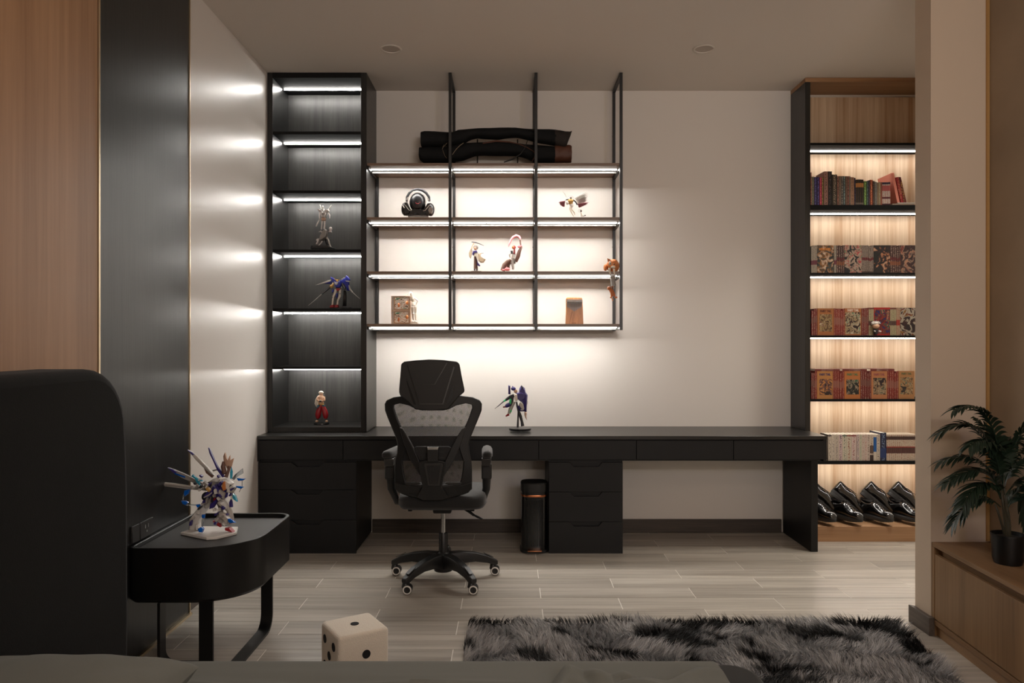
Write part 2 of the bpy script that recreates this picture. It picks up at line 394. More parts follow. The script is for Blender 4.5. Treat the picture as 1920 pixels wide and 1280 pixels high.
# ---------------------------------------------------------------- office chair (seen from behind)
CX, CD = -.372, 4.14
t = thing('office_chair', 'black high-back mesh office chair on white-ringed castors in front of the desk', 'chair', (CX, CD, 0))
hub = MB().lathe([(.001, .055), (.05, .055), (.055, .075), (.05, .125), (.034, .150), (.026, .158), (.001, .158)], (CX, CD, 0), 24).build('base_hub', M['bp'], t)
MB().lathe([(.001, .150), (.025, .150), (.024, .258), (.021, .263), (.001, .263)], (CX, CD, 0), 24).build('column_sleeve', M['bp'], t)
MB().lathe([(.001, .26), (.0125, .26), (.0125, .40), (.001, .40)], (CX, CD, 0), 20).build('gas_lift', M['chrome'], t)
for k in range(5):
    a = -PI/2 + (k+.5)*2*PI/5 + (.0)
    ca, sa = math.cos(a), math.sin(a); R = .293
    rings = []
    for r, zt, hgt, wd in ((.03, .152, .085, .034), (.10, .152, .062, .030), (.18, .140, .048, .027), (.25, .118, .040, .024), (.292, .094, .034, .022), (.312, .084, .022, .017)):
        c = Vector((CX+ca*r, CD+sa*r, 0)); s_ = Vector((-sa, ca, 0))
        rings.append([c-s_*wd*.75+Vector((0, 0, zt)), c+s_*wd*.75+Vector((0, 0, zt)), c+s_*wd+Vector((0, 0, zt-hgt*.35)), c+s_*wd*.9+Vector((0, 0, zt-hgt)),
                      c-s_*wd*.9+Vector((0, 0, zt-hgt)), c-s_*wd+Vector((0, 0, zt-hgt*.35))])
    arm = MB().loft(rings).build('base_arm', M['bp'], t, bevel=.003)
    c0 = Vector((CX+ca*.235, CD+sa*.235, .128)); c1 = Vector((CX+ca*.285, CD+sa*.285, .103)); s_ = Vector((-sa, ca, 0))
    n_ = Vector((ca*.44, sa*.44, .9))
    MB().prism3([c0-s_*.013, c0+s_*.013, c1+s_*.012, c1-s_*.012], [p+n_*.003 for p in (c0-s_*.013, c0+s_*.013, c1+s_*.012, c1-s_*.012)]).build('grip_pad', M['bp2'], arm)
    cc = Vector((CX+ca*R+.006, CD+sa*R-.004, .027))
    cs = MB().lathe([(.001, -.011), (.020, -.013), (.0255, -.009), (.0255, .030), (.001, .030)], cc, 20, 'y').build('caster', M['bp'], t)
    MB().lathe([(.017, -.0155), (.022, -.0155), (.0232, -.012), (.0165, -.012)], cc, 24, 'y', ring=True).build('white_ring', M['white'], cs)
    MB().tube([cc+Vector((-.012, .008, .008)), cc+Vector((-.010, .008, .030)), cc+Vector((-.004, .008, .040))], [.020, .018, .009], 12).build('caster_hood', M['bp'], cs)
# seat
def seat_fn(v):
    return v
sx0, sx1 = X(742, 3.94), X(911, 3.94)
rings = []
for z, ins in ((.424, .035), (.430, .012), (.448, 0), (.478, 0), (.492, .008), (.500, .030), (.502, .08)):
    ring = []
    for q in range(40):
        a = 2*PI*q/40; e = .32
        cx_, cy_ = math.cos(a), math.sin(a)
        hx, hy = (sx1-sx0)/2-ins, .235-ins
        ring.append(((sx0+sx1)/2+hx*math.copysign(abs(cx_)**e, cx_), 4.175+hy*math.copysign(abs(cy_)**e, cy_), z+.010*(1 if z > .48 else 0)*(abs(cx_)**4)))
    rings.append(ring)
seat = MB().loft(rings).build('seat', M['fabric'], t, smooth=60)
MB().box(CX-.16, CX+.16, 4.02, 4.34, .412, .426).build('seat_plate', M['bpx'], t, bevel=.006)
MB().box(CX-.05, CX+.05, 4.06, 4.24, .385, .414).build('tilt_mechanism', M['bpx'], t, bevel=.008)
MB().tube([P(872, 955, 4.08), P(880, 959, 4.06), P(889, 966, 4.05)], [.006, .008, .007], 8).tube([P(888, 965, 4.05), P(896, 969, 4.04), P(905, 973, 4.03)], [.008, .011, .007], 8, .5).build('height_lever', M['bp'], t)
for kx in (768, 885): MB().lathe([(.001, -.006), (.012, -.006), (.012, .01), (.001, .01)], P(kx, 957, 3.99)+Vector((0, .02, 0)), 12).build('seat_bolt', M['bpx'], t)

# backrest frame: outline ring, bent forward at the sides
BDp = 3.93; cxp = 811.4
def bend(v):
    x = v[0]-X(cxp, BDp); z = v[2]
    return (v[0], v[1] + .62*x*x + .10*max(0, (z-.62))**1.5*-.6 + .15*max(0, .62-z), v[2])
outer = [(0, 749), (26, 747), (52, 741.5), (75, 745), (88, 751), (91.8, 758), (91.3, 770), (86, 784), (80.5, 797), (75, 810), (70, 822), (67, 834), (68, 850), (71.5, 864), (73, 884), (73, 902), (72.7, 918), (66, 926), (45, 933), (22, 936.5), (0, 937.5)]
inner = [(0, 769), (20, 769), (31, 766.6), (44, 760), (62, 756), (73, 759), (73.5, 765), (69, 778), (64.5, 790), (59, 802), (53.5, 814), (49, 826), (50, 842), (54, 854), (57.5, 864), (56, 882), (53, 898), (50, 907), (38, 908), (18, 910), (0, 911)]
def ring_build(outer, inner, D, t0, t1, name, mat, parent, **k):
    full = lambda L: [(cxp-h, y) for h, y in L] + [(cxp+h, y) for h, y in L[-2:0:-1]]
    o_, i_ = full(outer), full(inner); n = len(o_)
    vs = []
    for tt in (t0, t1):
        for L in (o_, i_): vs += [P(x, y, D)+Vector((0, tt, 0)) for x, y in L]
    fs = []
    for i in range(n):
        j = (i+1) % n
        fs += [(i, j, n+j, n+i), (2*n+j, 2*n+i, 3*n+i, 3*n+j), (j, i, 2*n+i, 2*n+j), (n+i, n+j, 3*n+j, 3*n+i)]
    return MB().add(vs, fs).build(name, mat, parent, fn=bend, **k)
fr = ring_build(outer, inner, BDp, -.006, .020, 'backrest_frame', M['bp'], t, bevel=.005, seg=2)
# mesh fabric with real see-through holes in the weave
def mesh_mat():
    m, nt, b = newmat('black mesh fabric'); b.inputs['Base Color'].default_value = C(30, 30, 30); b.inputs['Roughness'].default_value = .7
    tc = nd(nt, 'ShaderNodeTexCoord'); mp = nd(nt, 'ShaderNodeMapping'); mp.inputs['Rotation'].default_value = (0, PI/4, 0); mp.inputs['Scale'].default_value = (1, 0, 1)
    nt.links.new(tc.outputs['Object'], mp.inputs[0])
    v = nd(nt, 'ShaderNodeTexVoronoi'); v.inputs['Scale'].default_value = 235; v.inputs['Randomness'].default_value = 0
    nt.links.new(mp.outputs[0], v.inputs['Vector'])
    g = nd(nt, 'ShaderNodeMath', operation='GREATER_THAN'); g.inputs[1].default_value = .345
    nt.links.new(v.outputs['Distance'], g.inputs[0])
    nt.links.new(g.outputs[0], b.inputs['Alpha'])
    return m
M['mesh'] = mesh_mat()
mi = [(h+1.5, y+(-1.5 if y < 800 else 1.5)) for h, y in inner]
xs = 12; rows = mi[:]
vs = []; fs = []
rowpts = [r for r in rows if True]
for h, y in rowpts:
    for q in range(xs+1): vs.append(P(cxp-h+2*h*q/xs, y, BDp)+Vector((0, .012, 0)))
for r in range(len(rowpts)-1):
    for q in range(xs): fs.append((r*(xs+1)+q, r*(xs+1)+q+1, (r+1)*(xs+1)+q+1, (r+1)*(xs+1)+q))
MB().add(vs, fs).build('mesh_panel', M['mesh'], t, fn=bend, fixn=False)
# Y-shaped rear brace
mir = lambda L: [(2*cxp-x, y) for x, y in L]
def bpart(name, pts, t0, t1, mat, par=None, bev=.003, **k):
    return MB().px(pts, BDp, t0, t1).build(name, mat, par or t, bevel=bev, fn=bend, **k)
armL = [(749.5, 800.5), (756, 803), (762, 812), (776, 838), (789, 866), (800, 872), (800, 905), (789, 890), (770, 860), (757, 828)]
br = bpart('rear_brace', [(786, 864), (797, 861), (826, 861), (837, 864), (834, 884), (829, 911), (840, 930), (830, 936), (793, 936), (782.6, 930), (793.6, 911), (789, 884)], -.045, -.006, M['bp'])
bpart('brace_arm', armL, -.030, .0, M['bp']); bpart('brace_arm', mir(armL), -.030, .0, M['bp'])
lo = [(738.5, 905), (757, 910), (790, 912), (833, 912), (866, 910), (884.3, 905), (884.3, 919), (868, 928), (840, 935), (811, 937), (783, 935), (755, 928), (739, 919)]
bpart('lower_shell', lo, -.012, .006, M['bp'])
em = bpart('brace_emblem', [(798, 865.5), (831, 865.5), (832, 870), (825, 908), (804, 908), (797, 870)], -.049, -.044, M['bp2'])
bpart('emblem_recess', [(802, 870), (827, 870), (822, 904), (807, 904)], -.0505, -.048, M['bpx'], bev=.001)
for q in (809, 813.5): MB().px([(q, 873), (q+1, 873), (q+.6, 902), (q+.2, 902)], BDp, -.0515, -.050).build('emblem_rib', M['bp2'], em, fn=bend)
lb = bpart('lumbar_support', [(781, 836.5), (841, 836.5), (846, 839), (848, 859), (843, 863), (779, 863), (774, 859), (777, 839)], -.012, .008, M['bpx'], bev=.004)
for yy in (846, 856.5):
    MB().px([(791, yy), (803, yy), (803, yy+1.4), (789, yy+1.4)], BDp, -.014, -.011).build('lumbar_slot', M['bp2'], lb, fn=bend)
    MB().px([(820, yy), (832, yy), (834, yy+1.4), (820, yy+1.4)], BDp, -.014, -.011).build('lumbar_slot', M['bp2'], lb, fn=bend)
bpart('tilt_knob', [(803, 836), (823.5, 836), (823.5, 863), (803, 863)], -.050, -.006, M['bp'])
bpart('knob_cap', [(803, 836), (823.5, 836), (822.5, 840), (804, 840)], -.052, -.03, M['alu'], bev=.001)
for s_ in (0, 1):
    L = [(757.5, 905), (787, 904), (788, 908), (760, 911)]; L = mir(L) if s_ else L
    bpart('mesh_edge_trim', L, -.008, .0, M['bp2'], bev=.002)
# headrest shell
hr = [(752.7, 682), (758.6, 677.6), (780, 675), (805, 673.4), (832, 674.5), (857, 677.6), (861.7, 682), (866, 706), (871, 731), (870.5, 735), (861.7, 742), (851, 755), (840.6, 766.6), (811, 768), (779.7, 766.6), (766, 752), (750.4, 741), (748.6, 735), (748.7, 728), (751, 704)]
def hbend(v):
    x = v[0]-X(811, BDp); return (v[0], v[1]+.9*x*x-.035, v[2])
hd = MB().px(hr, BDp, -.004, .022).build('headrest', M['bp'], t, bevel=.006, fn=hbend)
for L in ([(764, 683), (766, 683), (790, 757), (788, 757)], [(838, 680), (840, 680), (817, 720), (815, 720)], [(795, 719.2), (816, 719.2), (815, 720.4), (795, 720.4)], [(851, 687), (853, 688), (832, 757), (830, 757)], [(788, 755.6), (832, 755.6), (831, 757), (789, 757)]):
    MB().px(L, BDp, -.0065, -.003).build('headrest_ridge', M['bp2'], hd, fn=hbend)
MB().px([(763, 712), (765, 714), (782, 757), (777, 757)], BDp, -.0062, -.0035).px([(853.5, 709), (848, 748), (837.5, 757), (845, 735)], BDp, -.0062, -.0035).build('headrest_slot', M['bpx'], hd, fn=hbend)
MB().box(CX-.03, CX+.03, 3.945, 3.975, .985, 1.05).build('headrest_stem', M['bpx'], t, bevel=.01)
# armrests
for s_, (xa, xb) in ((0, (721, 743.5)), (1, (902, 922.5))):
    A, B = X(xa, 3.99), X(xb, 3.99)
    nm = thing_arm = None
    rings = []
    for (z, ins) in ((.700, .006), (.706, .0), (.722, 0), (.732, .006), (.737, .018)):
        ring = []
        for q in range(24):
            a = 2*PI*q/24; ex = .45
            c_, n_ = math.cos(a), math.sin(a)
            yy = 4.10+(.135-ins)*math.copysign(abs(n_)**ex, n_)
            sk = (-.018 if s_ == 0 else .004)*(-(yy-4.10)/.12)
            ring.append(((A+B)/2+((B-A)/2-ins)*math.copysign(abs(c_)**ex, c_)+sk, yy, z))
        rings.append(ring)
    pad = MB().loft(rings).build('armrest_pad', M['fabric'], t, smooth=60)
    a_, b_ = (X(721, 4), X(739, 4)) if s_ == 0 else (X(903, 4), X(921, 4))
    MB().prism3([(a_, 3.975, .697), (b_, 3.975, .697), (b_-.003, 3.985, .655), (a_+.002, 3.985, .655)], [(a_, 4.20, .699), (b_, 4.20, .699), (b_-.003, 4.18, .665), (a_+.002, 4.18, .665)]).build('armrest_bracket', M['bp2'], t, bevel=.004)
    xm = (X(730, 4.02) if s_ == 0 else X(912, 4.02)); xi = (X(742, 4.05) if s_ == 0 else X(904, 4.05))
    MB().tube([(xm, 4.06, .66), (xm, 4.06, .60), (xm+(.004 if s_ == 0 else -.002), 4.07, .52), (xi, 4.10, .445), ((xi+CX)/2, 4.14, .415), (CX+(-.05 if s_ == 0 else .05), 4.16, .410)], [.024, .024, .021, .020, .018, .016], 10, .7, up=(0, 1, 0)).build('armrest_post', M['bp'], t)
    MB().box(min(xm, xm)-.027, xm+.027, 4.03, 4.10, .575, .662).build('armrest_sleeve', M['bp'], t, bevel=.008)

# ---------------------------------------------------------------- pedal bin
BXc, BYc = X(1001.5, 4.74), 4.74
t = thing('pedal_bin', 'slim black ribbed pedal bin with copper ring beside the narrow drawers', 'bin', (BXc, BYc, 0))
def rsq(cx_, cy_, r, n=40, e=.62): return [(cx_+r*math.copysign(abs(math.cos(2*PI*k/n))**e, math.cos(2*PI*k/n)), cy_+r*math.copysign(abs(math.sin(2*PI*k/n))**e, math.sin(2*PI*k/n))) for k in range(n)]
def stack(prof): return [[(x, y, z) for x, y in rsq(BXc, BYc, r)] for r, z in prof]
MB().loft(stack([(.080, .0), (.090, .006), (.090, .020), (.086, .022)])).build('foot', M['bpx'], t)
MB().loft(stack([(.0835, .020), (.0835, .362)])).build('body', plain('gloss black steel', C(12, 12, 13), .22, spec=.6), t)
MB().loft(stack([(.085, .352), (.0862, .356), (.0862, .360), (.085, .364)])).build('copper_ring', plain('copper ring', C(170, 105, 70), .3, metal=1), t)
MB().loft(stack([(.082, .364), (.082, .384)])).build('neck', M['satin_black'], t)
MB().loft(stack([(.085, .384), (.086, .388), (.086, .432), (.080, .438), (.03, .439)])).build('lid', M['bp'], t)
for k in range(14):
    x = BXc-.052+k*.008
    y = BYc-.0845
    MB().tube([(x, y+.0012+(abs(k-6.5)/6.5)**4*.003, .045), (x, y+.0012+(abs(k-6.5)/6.5)**4*.003, .335)], .0024, 6, up=(0, 1, 0)).build('rib', M['satin_black'], t)
MB().box(BXc-.045, BXc+.045, BYc-.112, BYc-.083, .018, .026).build('pedal', plain('copper pedal', C(180, 120, 85), .3, metal=1), t, bevel=.003)

# ---------------------------------------------------------------- nightstand
t = thing('nightstand', 'black bedside table with rounded tray top and flat bar legs by the bed', 'bedside table', (-1.30, 3.3, 0))
def nsout(ins=0):
    x0, x1, y0, y1 = -1.548+ins, -1.058-ins, 3.005+ins, 3.635-ins
    def arc(cx_, cy_, r, a0, a1, n):
        r = max(r-ins, .012); return [(cx_+r*math.cos(math.radians(a0+(a1-a0)*k/n)), cy_+r*math.sin(math.radians(a0+(a1-a0)*k/n))) for k in range(n+1)]
    return (arc(x0+.045-ins, y0+.045-ins, .045, 180, 270, 6)+arc(x1-.24+ins, y0+.24-ins, .24, 270, 360, 16)+arc(x1-.07+ins, y1-.07+ins, .07, 0, 90, 8)+arc(x0+.05-ins, y1-.05+ins, .05, 90, 180, 6))
A, B = nsout(), nsout(.016)
n = len(A); vs = []; zt, zi, zb = .486, .466, .262
for L, z in ((nsout(.014), zb), (A, zb+.014), (A, zt-.002), (nsout(.002), zt), (nsout(.014), zt), (B, zt-.002), (B, zi)): vs += [(x, y, z) for x, y in L]
fs = [(k*n+i, k*n+(i+1) % n, (k+1)*n+(i+1) % n, (k+1)*n+i) for k in range(6) for i in range(n)]+[tuple(range(n))[::-1], tuple(6*n+i for i in range(n))]
MB().add(vs, fs).build('tabletop_box', M['satin_black'], t)
MB().zprism(nsout(.0175), zi, zi+.002).build('tray_inlay', M['tray'], t)
def flatbar(path, wdir, wd, th, name):
    rings = []; path = [Vector(p) for p in path]; wv = Vector(wdir).normalized()
    for i, p in enumerate(path):
        tv = (path[min(i+1, len(path)-1)]-path[max(i-1, 0)]).normalized(); nv = tv.cross(wv).normalized()
        rings.append([p-wv*wd/2-nv*th/2, p+wv*wd/2-nv*th/2, p+wv*wd/2+nv*th/2, p-wv*wd/2+nv*th/2])
    return MB().loft(rings).build(name, M['satin_black'], t, smooth=30)
def corner(c, r, u, v, n=6):   # arc from c+u*r*... simple quarter between directions u (in) and v (out)
    c, u, v = Vector(c), Vector(u), Vector(v)
    return [c-u*r*(1-math.sin(PI/2*k/n))+v*r*(1-math.cos(PI/2*k/n)) for k in range(n+1)]
xr = -1.118
flatbar([(xr, 3.43, .262)]+corner((xr, 3.43, .006), .07, (0, 0, -1), (0, -1, 0))+[(xr, 3.02, .006)], (1, 0, 0), .052, .011, 'leg')
flatbar([(-1.236, 3.035, .262), (-1.236, 3.035, .013)], (1, 0, 0), .056, .012, 'leg')
flatbar([(-1.418, 3.035, .262)]+corner((-1.418, 3.035, .006), .05, (0, 0, -1), (1, 0, 0))+[(-1.236, 3.035, .006)], (0, 1, 0), .052, .011, 'leg')
# outlets on the black panel
for i, (y0, y1) in enumerate(((3.045, 3.105), (3.112, 3.222))):
    t = thing('wall_socket', ['black wall plate half hidden behind the headboard edge', 'black power socket plate on the wall just above the bedside table'][i], 'socket', (XP, (y0+y1)/2, .49), 'wall plates')
    MB().box(XP+.0005, XP+.009, y0, y1, .492, .562).build('plate', M['bp2'], t, bevel=.002)
    if i:
        yc = (y0+y1)/2
        MB().box(XP+.0085, XP+.010, yc-.016, yc-.013, .530, .545).box(XP+.0085, XP+.010, yc+.009, yc+.012, .530, .545).box(XP+.0085, XP+.010, yc-.004, yc+.002, .512, .520).build('contact_slot', M['alu'], t)

# ---------------------------------------------------------------- headboard and bed
def rbox_side(x0, x1, outline, name, mat, parent, bev, **k):
    return MB().xprism(outline, x0, x1).build(name, mat, parent, bevel=bev, seg=4, **k)
t = thing('bed', 'low dark upholstered bed with tall rounded black velvet headboard', 'bed', (-.4, 1.3, 0))
yf, zt = 2.625, 1.232
ol = [(.15, .0), (yf-.004, .0), (yf+.004, .35), (yf, .80), (yf-.010, .98)]
for k in range(9):
    a = PI/2*k/8; ol.append((yf-.015-.22+.22*math.cos(a), zt-.22+.215*math.sin(a)))
ol += [(1.9, zt-.008), (1.2, zt-.02), (.15, zt-.02)]
rbox_side(-1.545, -1.335, ol, 'headboard', M['velvet'], t, .035)
def rr(x0, x1, y0, y1, r, n=6):
    o = []
    for cx_, cy_, a0 in ((x1-r, y0+r, -90), (x1-r, y1-r, 0), (x0+r, y1-r, 90), (x0+r, y0+r, 180)):
        o += [(cx_+r*math.cos(math.radians(a0+90*k/n)), cy_+r*math.sin(math.radians(a0+90*k/n))) for k in range(n+1)]
    return o
MB().zprism(rr(-1.334, .745, .10, 2.305, .09), .07, .325).build('bed_frame', M['sheet_dark'], t, bevel=.02, seg=3)
for x, y in ((-1.2, .25), (.6, .25), (-1.2, 2.15), (.6, 2.15)): MB().box(x-.03, x+.03, y-.03, y+.03, 0, .07).build('leg', M['bpx'], t)
# mattress with a creased sheet
nx, ny = 220, 150
x0, x1, y0, y1, zt, zb = -1.330, .625, .30, 2.222, .383, .20
def noise2(sx, sy, nx, ny, seed, ang=0):
    r = np.random.default_rng(seed); g = r.standard_normal((sx+4, sy+4))
    u = np.linspace(0, sx, nx)[:, None]*np.ones((1, ny)); v = np.linspace(0, sy, ny)[None, :]*np.ones((nx, 1))
    i = np.floor(u).astype(int); j = np.floor(v).astype(int); fu = u-i; fv = v-j; fu = fu*fu*(3-2*fu); fv = fv*fv*(3-2*fv)
    return (g[i, j]*(1-fu)+g[i+1, j]*fu)*(1-fv)+(g[i, j+1]*(1-fu)+g[i+1, j+1]*fu)*fv
U = np.linspace(0, 1, nx); V = np.linspace(0, 1, ny)
gx = x0+(x1-x0)*U; gy = y0+(y1-y0)*V
GX, GY = np.meshgrid(gx, gy, indexing='ij')
r_ = .055
def edge(d): d = np.clip(d, 0, r_); return np.sqrt(np.maximum(0, r_**2-(r_-d)**2))-r_
ex = np.minimum(x1-GX, 1.0); ey = np.minimum(y1-GY, 1.0)
Zm = zt+edge(np.minimum(ex, ey))
wr = np.abs(noise2(9, 40, nx, ny, 3))*.5+noise2(5, 22, nx, ny, 4)*.5
msk = np.clip((2.13-GY)/.12, 0, 1)*np.clip((.15-GX)/.3, .15, 1)
Zm = Zm+wr*.009*msk
ridge = np.exp(-((GY-2.02-.10*(GX+.3)**2+.01*np.sin(GX*9))/.012)**2)*.012*np.exp(-((GX+.35)/.35)**2)+np.exp(-((GY-1.96+.06*GX)/.015)**2)*.014*np.exp(-((GX+.7)/.35)**2)
Zm = Zm+ridge
vs = np.stack([GX, GY, Zm], -1).reshape(-1, 3).tolist()
fs = [(i*ny+j, (i+1)*ny+j, (i+1)*ny+j+1, i*ny+j+1) for i in range(nx-1) for j in range(ny-1)]
sd = [i*ny+ny-1 for i in range(nx)]+[(nx-1)*ny+j for j in range(ny-2, -1, -1)]
n0 = len(vs); vs += [(vs[i][0], vs[i][1], zb) for i in sd]
fs += [(sd[k], sd[k+1], n0+k+1, n0+k) for k in range(len(sd)-1)]
MB().add(vs, fs).build('mattress', M['sheet'], t, fixn=False, smooth=60)
# rumpled blanket on the mattress
nx, ny = 160, 90
U = np.linspace(0, 1, nx); V = np.linspace(0, 1, ny); UU, VV = np.meshgrid(U, V, indexing='ij')
yb = 2.045+.035*np.sin(UU*7+.5)+.02*np.sin(UU*17)-.09*np.clip(.12-UU, 0, 1)*8
GX = .09+.50*UU; GY = .7+(yb-.7)*VV
h = .030+.014*noise2(4, 9, nx, ny, 11)+.010*np.abs(noise2(7, 26, nx, ny, 12))
ed = np.clip(np.minimum(np.minimum(UU, 1-UU)*.5, (1-VV)*1.3)/.035, 0, 1); ed = np.sqrt(1-(1-ed)**2)
Zb = .386+np.maximum(h, .012)*ed
vs = np.stack([GX, GY, Zb], -1).reshape(-1, 3).tolist()
fs = [(i*ny+j, (i+1)*ny+j, (i+1)*ny+j+1, i*ny+j+1) for i in range(nx-1) for j in range(ny-1)]
n0 = len(vs); bd = [(i*ny+ny-1) for i in range(nx)]
vs += [(vs[i][0], vs[i][1], .384) for i in bd]; fs += [(bd[k], bd[k+1], n0+k+1, n0+k) for k in range(len(bd)-1)]
tag(MB().add(vs, fs).build('blanket', M['sheet'], None, fixn=False, smooth=60), 'charcoal blanket lying rumpled on the bed near its right corner', 'blanket')
# pillow
nx, ny = 70, 60
vs = []; fs = []
cx_, cy_, ax, ay = -1.055, 1.60, .285, .25
for side in (1, -1):
    for i in range(nx):
        for j in range(ny):
            u = -1+2*i/(nx-1); v = -1+2*j/(ny-1)
            e = max(0, 1-abs(u)**2.6)*max(0, 1-abs(v)**2.6)
            pin = 1-.07*(1-abs(u)**2)*abs(v)-.0; pin2 = 1-.10*(1-abs(v)**2)*abs(u)
            z = e**.42*(.088+.0015*math.sin(u*13+v*5)*(1-e)*1.5+.0035*math.sin(9*u-14*v)*(abs(u) > .35)*abs(u))
            vs.append((cx_+ax*u*pin2, cy_+ay*v*pin, .478+side*z+.03*v+.0))
nn = nx*ny
for s0 in (0, nn):
    for i in range(nx-1):
        for j in range(ny-1):
            q = (s0+i*ny+j, s0+(i+1)*ny+j, s0+(i+1)*ny+j+1, s0+i*ny+j+1); fs.append(q if s0 == 0 else q[::-1])
tag(MB().add(vs, fs).build('pillow', M['sheet'], None, fixn=False, smooth=70), 'charcoal grey pillow at the head of the bed', 'pillow')

# ---------------------------------------------------------------- plush dice
s_ = .205; cx_, cy_ = X(665, 2.94), 2.94; ang = math.radians(32.5)
t = thing('plush_dice', 'white fuzzy dice cube with black dots on the floor behind the bed', 'dice', (cx_, cy_, 0)); t.rotation_euler.z = 0
ca, sa = math.cos(ang), math.sin(ang)
bm = bmesh.new(); bmesh.ops.create_cube(bm, size=s_); bmesh.ops.bevel(bm, geom=bm.edges[:]+bm.verts[:], offset=.016, segments=4, affect='EDGES', profile=.5)
bmesh.ops.subdivide_edges(bm, edges=bm.edges[:], cuts=2, use_grid_fill=True)
mb = MB().add([(cx_+v.co.x*ca-v.co.y*sa, cy_+v.co.x*sa+v.co.y*ca, v.co.z+s_/2+.001) for v in bm.verts], [tuple(v.index for v in f.verts) for f in bm.faces]); bm.free()
M['plush'] = plain('off white boucle plush', C(222, 212, 196), .95, sheen=.4, spec=.1, bump=1.0, bscale=260, vary=.06, vscale=150)
mb.build('cube', M['plush'], t, smooth=80)
def pip(face, u, v, r=.0165):
    pts = []
    for k in range(20):
        a = 2*PI*k/20; pu, pv = u+r*math.cos(a), v+r*math.sin(a)
        if face == 'top': q = (pu, pv, s_/2); nr = (0, 0, 1)
        elif face == 'r': q = (pu, -s_/2, pv); nr = (0, -1, 0)
        else: q = (-s_/2, pu, pv); nr = (-1, 0, 0)
        pts.append((Vector(q), Vector(nr)))
    f = lambda p: Vector((cx_+p.x*ca-p.y*sa, cy_+p.x*sa+p.y*ca, p.z+s_/2+.001))
    MB().prism3([f(p-n_*.003) for p, n_ in pts], [f(p+n_*.0022) for p, n_ in pts]).build('pip', plain('black plush', C(22, 22, 24), .95, bump=.5, bscale=300), t)
pip('top', 0, 0)
pip('r', .008, .018)
for u, v in ((-.05, .05), (.05, .05), (0, 0), (-.05, -.05), (.05, -.05)): pip('l', u, v)

# ---------------------------------------------------------------- bench cabinet on the right
def Lw(u, v): d = Vector((-.0666, -.9978)); n_ = Vector((.9978, -.0666)); q = Vector((1.900, 3.366))+d*u+n_*v; return (q.x, q.y)
t = thing('bench_cabinet', 'low brown oak bench cabinet with a flap door along the right wall', 'cabinet', (2.0, 2.6, 0))
LEN = 1.75
MB().zprism([Lw(-.0, 0), (2.155, 3.368), (2.155, 1.62), Lw(LEN, 0)], .398, .416).build('top_board', M['oak_bench_h'], t, bevel=.001)
MB().zprism([Lw(0, 0), Lw(0, .22), Lw(.020, .22), Lw(.020, 0)], 0, .397).build('end_panel', M['oak_bench'], t, bevel=.001)
MB().zprism([Lw(.022, .002), Lw(LEN, .002), Lw(LEN, .020), Lw(.022, .020)], .078, .366).build('flap_door', M['oak_bench'], t, bevel=.0012)
MB().zprism([Lw(.022, .0), Lw(LEN, .0), Lw(LEN, .19), Lw(.022, .19)], .052, .073).build('bottom_board', M['oak_bench_h'], t, bevel=.001)
MB().zprism([Lw(.022, .014), Lw(LEN, .014), Lw(LEN, .030), Lw(.022, .030)], 0, .051).build('plinth', M['oak_bench_h'], t)
MB().zprism([Lw(.022, .030), Lw(LEN, .030), Lw(LEN, .040), Lw(.022, .040)], .36, .397).build('grip_recess', M['oak_bench_h'], t)
MB().zprism([Lw(.022, .15), Lw(LEN, .15), Lw(LEN, .16), Lw(.022, .16)], .074, .36).build('back_panel', M['oak_bench'], t)

# ---------------------------------------------------------------- potted palm
px0, py0 = X(1889, 3.04)+.002, 3.04
t = thing('potted_palm', 'dark green artificial palm in a black pot on the oak bench', 'plant', (px0, py0, .4165))
MB().lathe([(.001, 0), (.050, 0), (.056, .02), (.060, .112), (.0625, .113), (.0625, .120), (.058, .120), (.056, .104), (.001, .104)], (px0, py0, .4165), 28).build('pot', M['satin_black'], t)
MB().lathe([(.001, .108), (.045, .107), (.056, .104)], (px0, py0, .4165), 18).build('soil', plain('dark pebbles', C(30, 27, 24), .6, bump=1, bscale=120), t)
M['leaf'] = plain('dark green palm leaf', C(30, 44, 32), .42, vary=.35, vscale=14, spec=.4)
M['leaf_lit'] = plain('lit green palm leaf', C(58, 92, 40), .42, vary=.2, vscale=14)  # lighter copy of the leaf green: light on one frond painted into its colour
M['stem'] = plain('brown green stem', C(48, 44, 30), .5)
def bez(pts, n):
    pts = [Vector(p) for p in pts]; out = []
    for k in range(n+1):
        q = pts[:]; s = k/n
        while len(q) > 1: q = [q[i].lerp(q[i+1], s) for i in range(len(q)-1)]
        out.append(q[0])
    return out
